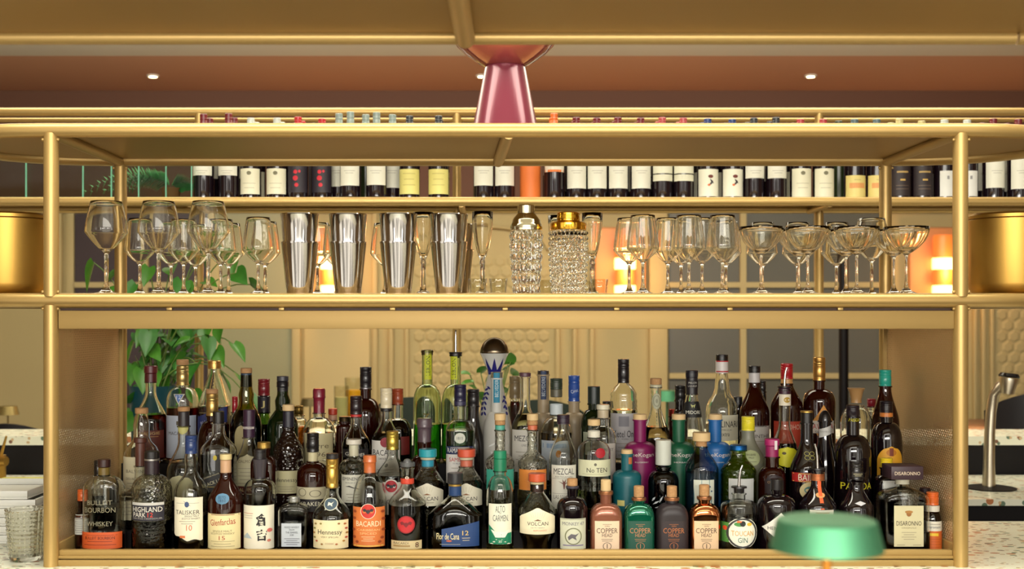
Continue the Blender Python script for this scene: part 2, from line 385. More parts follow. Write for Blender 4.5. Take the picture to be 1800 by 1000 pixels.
# tray at the bottom
ZL0, ZL1 = C1, wz(967.5, 3.0)
box('front_lip', (XL+.018, YF-.004, ZL0), (XR-.018, YF+.006, wz(984, 3.0)), GOLDF, rack, bev=.001)
box('front_lip_rail', (XL+.018, YF-.001, wz(982, 3.0)), (XR-.018, YF+.018, wz(977, 3.0)), GOLDF, rack, bev=.0015)
box('front_lip_top', (XL+.018, YF+.004, wz(978, 3.0)), (XR-.018, YF+.022, ZL1), GOLDF, rack, bev=.002)
box('tray_floor', (XL, YF+.02, C1+.001), (XR, YB, 1.044), GOLDS, rack)
for x, s_ in ((XL, 1), (XR, -1)):
    bm = bmesh.new(); xx = x+s_*.004
    add_box(bm, (xx-.0006, YF+.018, 1.05), (xx+.0006, YB-.015, 1.66))
    link('perforated_side_panel', me_from(bm), MESHM, rack, smooth=False)
    box('side_rim', (min(xx-s_*.006, xx+s_*.007), YF+.024, 1.0445), (max(xx-s_*.006, xx+s_*.007), YB-.020, 1.078), GOLDF, rack, bev=.002)
    box('panel_edge', (min(xx, xx+s_*.010), YB-.028, 1.0825), (max(xx, xx+s_*.010), YB-.018, 1.66), GOLDF, rack)
# stepped risers
ROWY = [3.09, 3.19, 3.29, 3.39, 3.49]; ROWZ = [1.045, 1.09, 1.135, 1.18, 1.23]
t = thing('stepped_bottle_riser', 'dark stepped riser lifting the rows of bottles in the gold rack', 'riser', (0, 0, 0))
for k in range(1, 5):
    box('step', (XL+.04, ROWY[k]-.048, 1.0445), (XR-.04, (ROWY[k]+.049) if k < 4 else YB-.014, ROWZ[k]-.0005), DARK, t)

# ------------------------------------------------------------------ overhead gold shelf nearer the camera
oh = thing('overhead_shelf', 'gold sheet shelf with tubular rim hanging above the guest counter', 'shelf', (0, 0, 0))
zo = 2.142
tube('rim_rail', [(-1.6, 2.1, zo), (.925, 2.1, zo)], .0125, GOLD, oh, 20)
tube('rim_rail', [(.93, 2.1, zo), (1.7, 2.1, zo)], .0128, GOLD, oh, 20)
tube('rim_rail', [(-1.6, 1.5, zo), (1.7, 1.5, zo)], .0165, GOLD, oh, 20)
tube('cross_tube', [(-.052, 1.5, zo-.002), (-.040, 2.1, zo-.002)], .0175, GOLD, oh, 20)
for x in (-1.6, 1.7): tube('end_rail', [(x, 1.5, zo), (x, 2.1, zo)], .0165, GOLD, oh, 20)
box('shelf_plate', (-1.6, 1.5, zo+.006), (1.7, 2.1, zo+.012), GOLDS, oh)
for x in (-1.6, 1.7):
    for y in (1.5, 2.1): tube('hanger_rod', [(x, y, zo+.01), (x, y, CEIL-.0005)], .009, GOLD, oh)

# ------------------------------------------------------------------ pink lamp on the top shelf
Yl = 3.28; sl = F/Yl
zb = ZTOP+.0105; zn = CZ+(558-118)/sl
PINK = mat('glossy_dusty_pink_glaze', (112, 42, 58), .2, .15, coat=.15)
PINK2 = mat('glossy_rose_bowl', (160, 78, 80), .14, .35, coat=1.0)
lp = thing('pink_lamp', 'glossy dusty pink lamp with conical base and wide bowl shade', 'lamp', (wx(888, Yl), Yl, 0))
lathe('base', [(0, zb), (.094, zb), (.097, zb+.004), (.0565, zn-.004), (.055, zn), (0, zn)], PINK, lp, 48)
lathe('bowl_shade', [(.050, zn), (.056, zn+.001), (.085, zn+.019), (.110, zn+.036), (.134, zn+.060), (.153, zn+.095), (.165, zn+.14), (.17, zn+.19), (.166, zn+.19), (.16, zn+.14), (.148, zn+.096), (.128, zn+.063), (.105, zn+.040), (.08, zn+.023), (.05, zn+.006)], PINK2, lp, 48)

# ------------------------------------------------------------------ green table lamp on the guest counter
Yg = 1.27; sg = F/Yg; xg = wx(1453, Yg)
GR = mat('brushed_green_metal', (80, 142, 106), .5, .8)
gl = thing('green_table_lamp', 'blurred brushed green conical table lamp on a brass stem', 'lamp', (xg, Yg, 0))
z0 = CZ-(964-558)/sg; z1 = CZ-(912-558)/sg
lathe('shade', [(.0, z1), (.048, z1), (.0515, z1-.0015), (.0525, z1-.004), (.0590, z0), (.0575, z0), (.051, z1-.005), (0, z1-.005)], GR, gl, 48)
lathe('stem', [(0, C1+.012), (.0055, C1+.012), (.0055, z1-.006), (0, z1-.006)], mat('amber_brass_stem', (226, 150, 60), .3, .8), gl)
lathe('base', [(0, C1+.0003), (.045, C1+.0003), (.046, C1+.008), (.02, C1+.013), (0, C1+.014)], GR, gl)

# ------------------------------------------------------------------ ice buckets
for px, lab in ((14, 'brushed gold ice bucket beside the big round wine glasses'), (1777, 'brushed gold ice bucket beside the coupe glasses')):
    x = wx(px, 3.28); t = thing('ice_bucket', lab, 'ice bucket', (x, 3.28, PLZ+.0005))
    lathe('bucket', [(0, 0), (.086, 0), (.099, .006), (.107, .018), (.110, .034), (.110, .207), (.107, .210), (.103, .207), (.103, .03), (0, .01)], BRASS, t, 48)
    lathe('lid', [(.1065, .2105), (.109, .2105), (.109, .219), (.104, .224), (0, .227), (0, .222), (.1065, .2155)], BRASS, t, 48)

# ------------------------------------------------------------------ glassware
GL = crystal('clear_stemware', (252, 252, 248))
GLC = crystal('cut_crystal')
ZS = PLZ+.0006
def stem_glass(name, prof_px, Y, ripple=None, seg=32):
    base = 514.5
    sc = 1/(F/3.08)
    pr = [(r*sc, (base-y)*sc) for r, y in prof_px]
    bm = bmesh.new(); add_lathe(bm, pr, seg, ripple=ripple); me = me_from(bm); return me
def glass_profile(rim_r, rim_y, mid, bowl_r, bowl_y, bot_y, stem_r, foot_r, n=8):
    # outer bowl from stem to rim, then inner wall back down
    out = [(0, 514.5), (foot_r, 514.5), (foot_r, 513.7), (foot_r*.62, 511.6), (foot_r*.34, 508.6), (stem_r*1.7, 503.5), (stem_r, 494), (stem_r, bot_y+6), (stem_r*1.7, bot_y+2)]
    outer = []
    for k in range(n+1):
        u = k/n; r = stem_r*2.2+(bowl_r-stem_r*2.2)*(u**.82); y = bot_y+(bowl_y-bot_y)*u; outer.append((r, y))
    for k in range(1, n+1):
        u = k/n; r = bowl_r+(rim_r-bowl_r)*(1-math.cos(u*PI/2))*.5+(rim_r-bowl_r)*u*.5; outer.append((r, bowl_y+(rim_y-bowl_y)*u))
    inner = [(max(r-.9, .2), y-.6 if i < n else y) for i, (r, y) in enumerate(outer)][::-1]
    inner[0] = (rim_r-.8, rim_y)
    return out+outer+inner+[(0, bot_y-2)]
P_BIG = glass_profile(27, 350, 0, 37.5, 404, 437, 3.6, 33)
P_WINE = glass_profile(21, 375, 0, 28.5, 434, 455, 2.9, 27)
flute_rip = lambda a, z: .012*math.cos(a*18)
def P_coupe():
    outer = [(5, 443), (13, 438), (23, 430), (31, 421), (36.5, 411), (38.5, 403), (38.8, 395)]
    return [(0, 514.5), (30, 514.5), (30, 513.7), (18, 511.5), (9, 508), (4.4, 502), (2.6, 493), (2.4, 450), (3.4, 445)]+outer+[(38, 395), (37.7, 403), (35.6, 410.5), (30.1, 420), (22.3, 429), (12.5, 436.6), (0, 440)]
def P_flute():
    outer = [(4, 450), (8, 441), (11, 430), (14, 415), (17, 395), (18.3, 380), (18.6, 362)]
    return [(0, 514.5), (17, 514.5), (17, 513), (12, 510), (6, 504), (4.6, 496), (4.0, 470), (4.4, 458), (5.4, 455)]+outer+[(17.8, 362), (17.4, 380), (16, 395), (13, 415), (9.5, 430), (6, 440), (0, 444)]
big_me = stem_glass('g', P_BIG, 0); wine_me = stem_glass('g', P_WINE, 0)
fl_me = stem_glass('g', P_WINE, 0, ripple=lambda a, z: .014*math.cos(a*16) if z > .09 else 0, seg=96)
coupe_me = stem_glass('g', P_coupe(), 0, ripple=lambda a, z: .010*math.cos(a*20) if z > .09 else 0, seg=100)
flute_me = stem_glass('g', P_flute(), 0, ripple=lambda a, z: .03*math.cos(a*8), seg=48)
def P_tumb(h=28, r=16): return [(0, 514.5), (r*.86, 514.5), (r, 514.5-h), (r-1.2, 514.5-h), (r*.8, 510), (0, 510)]
tumb_me = stem_glass('g', P_tumb(), 0, ripple=lambda a, z: .03*math.cos(a*10), seg=60)
for me in (big_me, wine_me, fl_me, coupe_me, flute_me, tumb_me):
    me.materials.append(GL if me not in (tumb_me,) else glass('thin_tumbler_glass', (250, 250, 244), .6)); me.shade_smooth()
def put(name, me, px, Y, lab, cat, grp, sc=1.0):
    o = bpy.data.objects.new(name, me); COL.objects.link(o); o.location = (wx(px, Y), Y, ZS); o.scale = (sc, sc, sc); tag(o, lab, cat, grp)
    return o
G1 = 'large round bowled wine glasses'
put('red_wine_glass', big_me, 187, 3.10, 'large empty round bowled wine glass in front of the rack back post', 'wine glass', G1)
put('red_wine_glass', big_me, 279, 3.10, 'large empty round bowled wine glass, middle one of three', 'wine glass', G1)
put('red_wine_glass', big_me, 366, 3.10, 'large empty round bowled wine glass farthest from the gold ice bucket', 'wine glass', G1)
G2 = 'small clear wine glasses on the glass shelf'
for px, Y, lab in ((246, 3.20, 'small clear wine glass between the first two large round ones'), (301, 3.32, 'small clear wine glass showing right behind the middle large glass'),
                   (323, 3.22, 'small clear wine glass between the second and third large ones'), (344, 3.40, 'small clear wine glass peeking behind the third large one'),
                   (388, 3.22, 'small clear wine glass just past the third large round one'), (402, 3.36, 'small clear wine glass standing second past the third large one'),
                   (454, 3.16, 'small clear wine glass standing in front next to the first shaker tin'), (466, 3.30, 'small clear wine glass behind the one next to the first tin'),
                   (558, 3.34, 'small wine glass half hidden behind the first shaker tin'), (593, 3.42, 'small wine glass half hidden behind the second shaker tin'), (677, 3.36, 'small wine glass half hidden behind the third shaker tin'),
                   (1340, 3.33, 'plain wine glass behind the first coupe'), (1402, 3.33, 'plain wine glass behind the second coupe'),
                   (1470, 3.33, 'plain wine glass behind the third coupe')):
    put('wine_glass', wine_me, px, Y, lab, 'wine glass', G2)
put('red_wine_glass', big_me, 1532, 3.43, 'large plain wine glass between the last coupes and the back post', 'wine glass', G1, .93)
G3 = 'fluted wine glasses'
for px, Y, lab in ((1106, 3.18, 'fluted wine glass at the sconce side of its group'), (1130, 3.09, 'fluted wine glass standing in front at the sconce'),
                   (1174, 3.18, 'fluted wine glass, third counted from the sconce'), (1197, 3.28, 'fluted wine glass farthest back in its group'),
                   (1211, 3.09, 'fluted wine glass in front at the middle of its group'), (1234, 3.18, 'fluted wine glass behind the middle front one'),
                   (1270, 3.09, 'fluted wine glass in front beside the first coupe'), (1276, 3.29, 'fluted wine glass hidden behind the one beside the coupe')):
    put('fluted_wine_glass', fl_me, px, Y, lab, 'wine glass', G3)
G4 = 'ribbed champagne coupes'
for px, Y, lab in ((1338, 3.10, 'ribbed champagne coupe standing next to the fluted wine glasses'), (1420, 3.10, 'ribbed champagne coupe, second of the front four'),
                   (1404, 3.216, 'ribbed champagne coupe behind the second front one'), (1487, 3.216, 'ribbed champagne coupe behind the third front one'),
                   (1506, 3.10, 'ribbed champagne coupe, third of the front four'), (1571, 3.216, 'ribbed champagne coupe behind the last front one'),
                   (1593, 3.10, 'ribbed champagne coupe nearest the gold rack post')):
    put('champagne_coupe', coupe_me, px, Y, lab, 'coupe glass', G4)
G5 = 'tall champagne flutes'
for px, Y, lab in ((744, 3.22, 'tall champagne flute between the third and fourth shaker tins'), (799, 3.30, 'tall champagne flute behind the fourth shaker tin'),
                   (848, 3.20, 'tall champagne flute standing free next to the fourth tin'), (981, 3.32, 'tall champagne flute behind the gold capped crystal shaker'), (1041, 3.24, 'tall champagne flute past the gold capped crystal shaker')):
    put('champagne_flute', flute_me, px, Y, lab, 'flute glass', G5)
G6 = 'tiny faceted tumblers'
for px, Y, lab in ((840, 3.09, 'tiny faceted tumbler before the free standing flute'), (876, 3.09, 'tiny faceted tumbler next to the silver capped crystal shaker'),
                   (961, 3.20, 'tiny faceted tumbler between the two crystal shakers'), (1030, 3.28, 'tiny faceted tumbler behind the gold capped shaker'), (1053, 3.14, 'tiny faceted tumbler past the gold capped shaker')):
    put('shot_tumbler', tumb_me, px, Y, lab, 'tumbler', G6)

# steel shaker tins
q = 1/(F/3.09)
def tin():
    t = thing('shaker_tin', '', 'cocktail shaker', (0, 0, ZS), 'steel shaker tins')
    lathe('lower_cup', [(0, 0), (22*q, 0), (22.4*q, 1*q), (24.2*q, 14*q), (32*q, 88*q), (32.6*q, 90*q), (32.6*q, 92.5*q), (31*q, 92.5*q), (24*q, 20*q), (0, 18*q)], STEEL, t, 40)
    lathe('upper_cup', [(29.4*q, 86*q), (30*q, 96*q), (33.4*q, 139*q), (33.9*q, 140*q), (33.4*q, 141.5*q), (32.2*q, 140*q), (29*q, 97*q), (28*q, 86*q)], STEEL, t, 40)
    return t
T0 = tin()
for i, (px, Y, lab) in enumerate(((527, 3.09, 'stacked steel shaker tins nearest the plain wine glasses'), (612, 3.10, 'stacked steel shaker tins in front of the orange sconce glow'),
                                  (700, 3.09, 'stacked steel shaker tins, third in line towards the flutes'), (789, 3.10, 'stacked steel shaker tins, last before the free standing flute'),
                                  (803, 3.43, 'stacked steel shaker tins tucked behind the last front pair'))):
    o = T0 if i == 0 else tree(T0)
    o.location = (wx(px, Y), Y, ZS); o['label'] = lab
# crystal shakers
SILV = mat('silver_plate', (226, 220, 190), .16, 1.0); GOLDP = mat('polished_gold', (236, 178, 60), .14, 1.0)
def crystal_body(name, prof, parent, fx, fz, amp, seg=96):
    bm = bmesh.new(); pr = []
    for (r0, z0_), (r1, z1_) in zip(prof, prof[1:]):
        n = max(1, int((z1_-z0_)/(1.6*q)))
        for k in range(n): pr.append((r0+(r1-r0)*k/n, z0_+(z1_-z0_)*k/n))
    pr.append(prof[-1])
    add_lathe(bm, [(0, prof[0][1])]+pr+[(0, prof[-1][1])], seg, ripple=lambda a, z: amp*(abs(math.sin(a*fx/2))*abs(math.sin(z*fz)))*2-amp)
    me = me_from(bm); return link(name, me, GLC, parent, smooth=False)
GLC2 = glass('crystal_facets', (240, 240, 226), .42, 1.0, diff=.10)
t = thing('crystal_shaker', 'cut crystal cocktail shaker with stepped silver cap', 'cocktail shaker', (wx(925, 3.1), 3.1, ZS))
crystal_body('crystal_body', [(20*q, 0), (23*q, 2*q), (26*q, 40*q), (28.5*q, 80*q), (29*q, 105*q), (27.5*q, 113*q)], t, 22, 1/(6*q), .05)
lathe('cap', [(0, 113*q), (28*q, 113*q), (28.6*q, 118*q), (27*q, 124*q), (25.5*q, 126*q), (25*q, 131*q), (23.5*q, 133*q), (20.5*q, 137*q), (16.5*q, 142*q), (15*q, 143*q), (15.5*q, 156*q), (13*q, 158*q), (0, 158.5*q)], SILV, t, 40)
t = thing('crystal_shaker', 'studded crystal cocktail shaker with polished gold cap', 'cocktail shaker', (wx(999, 3.1), 3.1, ZS))
crystal_body('crystal_body', [(28*q, 0), (30*q, 2*q), (33.5*q, 60*q), (34*q, 90*q), (33.5*q, 110*q), (31*q, 113*q)], t, 28, 1/(3.0*q), .055, 112)
lathe('cap', [(0, 113*q), (31*q, 113*q), (31.5*q, 114*q), (31.5*q, 125*q), (29*q, 127*q), (21*q, 128.5*q), (20*q, 130*q), (20.5*q, 136*q), (19.5*q, 138*q), (20*q, 143*q), (17*q, 145*q), (0, 145.5*q)], GOLDP, t, 40)
# ------------------------------------------------------------------ bottles
BG = {'clear': glass('clear_bottle_glass', (249, 250, 244), .5, 1.0), 'frost': mat('frosted_glass', (206, 204, 196), .42),
      'green': glass('green_bottle_glass', (120, 160, 84), .35, 1.0), 'olive': glass('olive_bottle_glass', (150, 140, 60), .35, 1.0),
      'amber': glass('amber_bottle_glass', (150, 84, 30), .3, 1.0), 'dkgreen': glass('dark_green_bottle_glass', (36, 62, 26), .3, 1.0, diff=.25),
      'brown': glass('brown_bottle_glass', (90, 26, 12), .3, 1.0, diff=.2), 'black': mat('black_bottle_glass', (16, 8, 12), .08, coat=.6),
      'blue': glass('pale_blue_bottle_glass', (176, 206, 220), .3, 1.0), 'violet': glass('dark_violet_bottle_glass', (120, 104, 132), .25, 1.0),
      'emb': glass('embossed_bottle_glass', (246, 247, 238), .55, 1.0, bump=(120, .8)), 'embdark': glass('embossed_dark_glass', (80, 50, 40), .35, 1.0, bump=(110, .9), diff=.15)}
BG['g_sea'] = crystal('sea_green_solid_glass', (226, 240, 208)); BG['g_olive'] = crystal('solid_olive_glass', (176, 168, 96)); BG['g_clear'] = crystal('solid_clear_glass', (252, 253, 248)); BG['g_green'] = crystal('solid_green_glass', (150, 190, 120))
def embossed():
    m = crystal('solid_embossed_glass', (250, 250, 240)); t = m.node_tree; p = t.nodes['Principled BSDF']
    tc = t.nodes.new('ShaderNodeTexCoord'); nz = t.nodes.new('ShaderNodeTexVoronoi'); nz.inputs['Scale'].default_value = 130
    b = t.nodes.new('ShaderNodeBump'); b.inputs['Strength'].default_value = .6; b.inputs['Distance'].default_value = .002
    nm(t, tc.outputs['Object'], nz.inputs['Vector']); nm(t, nz.outputs['Distance'], b.inputs['Height']); nm(t, b.outputs['Normal'], p.inputs['Normal']); return m
BG['g_emb'] = embossed()
def liquid(c, diff=.16): return glass('liquid_%d_%d_%d' % tuple(c), c, .35, .25, diff=diff*.6, rough=.05)
WHI, CRM, BLK, NAV, RED, GLD = (232, 232, 214), (226, 214, 168), (20, 16, 18), (24, 44, 84), (170, 30, 34), (200, 160, 80)
CORK = mat('cork_wood', (206, 162, 112), .8, var=(180, (160, 112, 70)))
WOOD = mat('pale_wood_stopper', (222, 190, 140), .6)
STL = STEEL
def capmat(c, kind):
    if kind == 'cork': return CORK
    if kind == 'wood': return WOOD
    if kind == 'steel': return STL
    if kind == 'metal': return mat('cap_metal_%d_%d_%d' % tuple(c), c, .28, .85)
    if kind == 'wax': return mat('wax_%d_%d_%d' % tuple(c), c, .3, coat=.5, bump=(60, .6))
    return mat('cap_%d_%d_%d' % tuple(c), c, .32, coat=.3)
def cap_profile(r, z0, z1, kind):
    h = z1-z0; b = min(.0015, h*.2, r*.3)
    if kind == 'screw' or kind == 'metal':
        p = [(0, z0), (r, z0), (r, z0+h*.12), (r*.97, z0+h*.14), (r*.97, z0+h*.18), (r, z0+h*.2), (r, z0+h*.62), (r*.96, z0+h*.64), (r*.96, z0+h*.68), (r, z0+h*.7), (r, z0+h*.78), (r*.96, z0+h*.8), (r, z0+h*.83), (r, z1-b), (r-b, z1), (0, z1)]
    elif kind == 'wax': p = [(0, z0), (r*1.0, z0), (r*.96, z0+h*.1), (r*.98, z0+h*.5), (r*1.0, z0+h*.6), (r*1.12, z0+h*.64), (r*1.06, z0+h*.7), (r*1.08, z0+h*.93), (r*.95, z1), (0, z1)]
    elif kind == 'taper': p = [(0, z0), (r*.72, z0), (r*.78, z0+h*.3), (r, z1-b), (r-b, z1), (0, z1)]
    elif kind == 'cup': p = [(0, z0), (r*.62, z0), (r*.60, z0+h*.2), (r*.8, z0+h*.75), (r, z1-b), (r*.96, z1), (0, z1)]
    elif kind == 'dome': p = [(0, z0)]+[(r*math.cos(k*PI/20), z0+h*math.sin(k*PI/20)) for k in range(11)]
    else: p = [(0, z0), (r-b, z0), (r, z0+b), (r, z1-b), (r-b, z1), (0, z1)]
    return p
def poly(p):
    b2 = bmesh.new(); b2.faces.new([b2.verts.new((x, y, 0)) for x, y in p]); bmesh.ops.triangulate(b2, faces=b2.faces[:])
    for _ in range(2): bmesh.ops.subdivide_edges(b2, edges=b2.edges[:], cuts=1, use_grid_fill=True)
    bmesh.ops.triangulate(b2, faces=b2.faces[:]); b2.verts.index_update()
    r_ = ([(v.co.x, v.co.y) for v in b2.verts], [tuple(v.index for v in f.verts) for f in b2.faces]); b2.free(); return r_
def bottle(name, label, px, row, top, r, nk, ne, sh, g='clear', liq=None, caps=(), labels=(), texts=(), n=2, dr=1.0, shape='round', prof=None, Y=None, zb=None, cat='bottle', grp=None, lip=True, ripple=None, rz=0, pour=None, extra=None, gtop=None, gmat=None):
    Y = Y or ROWY[row]; base = zb if zb is not None else ROWZ[row]
    s = F/Y; x0 = wx(px, Y)
    Z = lambda y: max(CZ-(y-VY)/s-base, 0)
    t = thing(name, label, cat, (x0, Y, base+.0004), grp)
    R, rn = r/s, nk/s
    z_sh, z_ne = Z(sh), Z(ne); z_t = Z(gtop if gtop else (caps[-1][1]-2 if caps else top))
    P = []                                        # (r, z, n, dr)
    if prof:
        P = [(rr/s, Z(yy), nn if nn else 2, d) for rr, yy, nn, d in [(p+(n, dr))[:4] if len(p) == 2 else p for p in prof]]
        P = [(0, P[0][1], P[0][2], P[0][3])]+P
    else:
        P = [(0, .0, n, dr), (R*.9, .0, n, dr), (R*.985, .004, n, dr), (R, .010, n, dr), (R, z_sh*.5, n, dr), (R, z_sh, n, dr)]
        N = 10
        for k in range(1, N+1):
            u = k/N
            if shape == 'round': f = math.cos(u*PI/2)**.9; zz = z_sh+(z_ne-z_sh)*(math.sin(u*PI/2)*.82+.18*u)
            elif shape == 'cone': f = (1-u)**.95; zz = z_sh+(z_ne-z_sh)*u
            elif shape == 'square': f = max(0, 1-u**3.2); zz = z_sh+(z_ne-z_sh)*u**.8
            else: f = 1-(3*u*u-2*u**3); zz = z_sh+(z_ne-z_sh)*u
            P.append((rn+(R-rn)*f, zz, n+(2-n)*u, dr+(1-dr)*u))
        P += [(rn, z_ne+(z_t-z_ne)*.5, 2, 1), (rn, z_t-.0045, 2, 1)]
        if lip: P += [(rn*1.18, z_t-.004, 2, 1), (rn*1.18, z_t-.0005, 2, 1), (rn*.9, z_t, 2, 1)]
        else: P += [(rn, z_t, 2, 1)]
    real = {'clear': 'g_clear', 'emb': 'g_emb', 'green': 'g_green', 'olive': 'g_olive', 'sea': 'g_sea'}.get(g) if gmat is None else None
    if real: body = lathe('glass_body', double_wall(P, max(.008, min(Z(liq[1]), P[-1][1]-.004)) if liq else .007), BG[real], t, 40, ripple=ripple)
    else: body = lathe('glass_body', P, gmat or BG[g], t, 40, ripple=ripple)
    def at(z, off=0.0):
        q_ = [p for p in P if p[0] > 0]
        for a, b in zip(q_, q_[1:]):
            if a[1] <= z <= b[1] and b[1] > a[1]:
                u = (z-a[1])/(b[1]-a[1]); return [a[i]+(b[i]-a[i])*u for i in (0, 2, 3)]
        return [q_[0][0] if z < q_[0][1] else q_[-1][0], q_[0][2] if z < q_[0][1] else 2, q_[0][3] if z < q_[0][1] else 1]
    def surf(x, z, off, seg_r=None):
        rr, nn, dd = at(z)
        if seg_r: rr, nn, dd = seg_r, 2, 1
        A, B_ = rr+off, rr*dd+off
        u = min(abs(x)/A, .999)
        return -B_*(1-u**nn)**(1/nn)
    if liq:
        c, ly = liq[0], liq[1]; zl = min(Z(ly), P[-1][1]-.004)-.0004; L = []
        for p in P[1:]:
            if p[1] < zl: L.append((max(p[0]-.0034, .001), max(p[1], .008), p[2], p[3]))
        rr, nn, dd = at(zl); L = [(0, .008, L[0][2], L[0][3])]+L+[(max(rr-.0034, .001), zl, nn, dd), (0, zl, nn, dd)]
        lathe('liquid', L, liquid(c, liq[2] if len(liq) > 2 else .16), t, 32)
    for i, cp in enumerate(caps):
        y0, y1, hw, c, kind = cp[:5]; nmn = cp[5] if len(cp) > 5 else ('cap' if i == 0 else 'neck_foil')
        if hw > 2:
            rr_ = hw/s; pr_ = cap_profile(rr_, Z(y1), Z(y0), kind)
            if i > 0:                            # sleeve around the neck: open ring
                pr_ = [(rn*1.02 if a < 1e-6 else a, b) for a, b in pr_]
            lathe(nmn, pr_, capmat(c, kind), t, 32)
    s_ = F/(Y-R*dr)
    ZL = lambda y: CZ-(y-VY)/s_-base
    def lettering(tx, parent, off, seg_r=None):
        bm = bmesh.new(); ms = []
        for e in tx:
            tstr, yc, wd, ht, c = e[:5]; dx = e[5] if len(e) > 5 else 0; rot = e[6] if len(e) > 6 else 0
            wd, ht, dx = wd/s_, ht/s_, dx/s_; zc = ZL(yc)
            mt = paint(c)
            if mt not in ms: ms.append(mt)
            mi = ms.index(mt)
            if tstr == '=':
                nn_ = 6; vs = [(-.5+k/nn_, -.5) for k in range(nn_+1)]+[(-.5+k/nn_, .5) for k in range(nn_+1)]
                fs = [(k, k+1, nn_+2+k, nn_+1+k) for k in range(nn_)]
            elif tstr == '@':
                vs = [(0, 0)]+[(.5*math.cos(2*PI*k/24), .5*math.sin(2*PI*k/24)) for k in range(24)]; fs = [(0, 1+k, 1+(k+1) % 24) for k in range(24)]
            elif tstr == 'O':                    # thin ring
                vs = [(f*math.cos(2*PI*k/24), f*math.sin(2*PI*k/24)) for f in (.5, .44) for k in range(24)]; fs = [(k, (k+1) % 24, 24+(k+1) % 24, 24+k) for k in range(24)]
            elif isinstance(tstr, (list, tuple)): vs, fs = poly(tstr)
            else: vs, fs = text_pts(tstr)
            bv = []
            for a, b in vs:
                if rot: a, b, = (a*wd*math.cos(rot)-b*ht*math.sin(rot)), (a*wd*math.sin(rot)+b*ht*math.cos(rot))
                else: a, b = a*wd, b*ht
                xx = a+dx; zz = zc+b; bv.append(bm.verts.new((xx, surf(xx, zz, off, seg_r), zz)))
            for f in fs:
                try: fc = bm.faces.new([bv[k] for k in f]); fc.material_index = mi
                except ValueError: pass
            off += .00004
        me = bpy.data.meshes.new('l'); bm.to_mesh(me); bm.free()
        return link('lettering', me, ms, parent, smooth=False)
    for lb in labels:
        shp, hw, y0, y1, c = lb[:5]; tx = lb[5] if len(lb) > 5 else (); dx = (lb[6] if len(lb) > 6 else 0)/s_; seg_r = (lb[7]/s if len(lb) > 7 and lb[7] else None)
        off = .0006 if len(lb) < 9 else lb[8]
        hw_ = hw/s_; za, zc_ = ZL(y1), ZL(y0)
        if za < .002: za = .002
        nz = 14 if shp != 'rect' else 4; nx = 16; bm = bmesh.new(); rows = []
        for j in range(nz+1):
            v = j/nz; z = za+(zc_-za)*v
            if shp == 'rect': wv = 1
            elif shp == 'oval': wv = math.sqrt(max(0, 1-(2*v-1)**2))
            elif shp == 'diamond': wv = 1-abs(2*v-1)
            elif shp == 'peak': wv = 1 if v < .68 else 1-(v-.68)/.32*.93
            elif shp == 'arch': wv = 1 if v < .6 else math.sqrt(max(0, 1-((v-.6)/.4)**2))
            elif shp == 'tri': wv = v
            elif shp == 'taper': wv = .78+.22*v
            elif shp == 'crown': wv = 1 if v < .8 else 1-(v-.8)*2
            else: wv = 1
            wv = max(wv, .01)
            lim = (seg_r or at(z)[0])+off
            row_ = []
            for k in range(nx+1):
                u = (k/nx*2-1); xx = hw_*wv*math.sin(u*1.3)/math.sin(1.3)+dx; xx = max(-lim*.995, min(lim*.995, xx))
                zz = z
                if shp == 'slant': zz = z+(xx-dx)*.36
                if shp == 'torn': zz = z+(1-v)*(.016*max(0, -u)+.0022*math.sin(k*5.3))
                if shp == 'lean': zz = z+(xx-dx)*.20*v
                row_.append(bm.verts.new((xx, surf(xx, zz, off, seg_r), zz)))
            rows.append(row_)
        for A, B_ in zip(rows, rows[1:]):
            for k in range(nx): bm.faces.new((A[k], A[k+1], B_[k+1], B_[k]))
        me = bpy.data.meshes.new('l'); bm.to_mesh(me); bm.free()
        lo = link('paper_label', me, paint(c), t)
        if tx: lettering(tx, lo, off+.0005, seg_r)
    if texts and len(texts) <= 2:
        for e in texts: lettering([e], t, .0009)
    elif texts: lettering(texts, t, .0009)
    if pour:                                     # pouring spout: (y of rubber top, y of spout tip, dx of tip)
        yr, yt, dxp = pour
        bm = bmesh.new(); zr, zt_ = Z(yr), Z(yt)
        add_lathe(bm, [(0, zr-.012), (rn*.8, zr-.012), (rn*.85, zr), (rn*1.25, zr+.001), (rn*1.2, zr+.005), (0, zr+.006)], 24)
        sp = link('pourer_stopper', me_from(bm), capmat(BLK, 'screw'), t)
        d = dxp/s
        tube('spout', [(0, 0, zr+.005), (d*.1, 0, zr+(zt_-zr)*.45), (d*.45, 0, zr+(zt_-zr)*.8), (d, 0, zt_)], [.0042, .0036, .0030, .0026], STL, t, 12)
    if rz: t.rotation_euler.z = rz
    if extra: extra(t, s, Z, ZL, lettering)
    return t
def ln(y, w, c=(150, 140, 120), h=.9, dx=0): return ('=', y, w, h, c, dx)
def lines(y0, y1, n, w, c=(150, 140, 120)): return [ln(y0+(y1-y0)*k/max(1, n-1), w*(1 if k % 2 == 0 else .72), c) for k in range(n)]
def bat(yc, sz, c): 
    return [([(-.5, .18), (-.3, .3), (-.1, .12), (-.05, .22), (0, .16), (.05, .22), (.1, .12), (.3, .3), (.5, .18), (.38, -.08), (.24, -.02), (.1, -.2), (0, -.32), (-.1, -.2), (-.24, -.02), (-.38, -.08)], yc, sz, sz*.8, c)]
AMB, DKB, RUM, PALE = (176, 92, 30), (92, 36, 16), (70, 22, 14), (226, 226, 190)

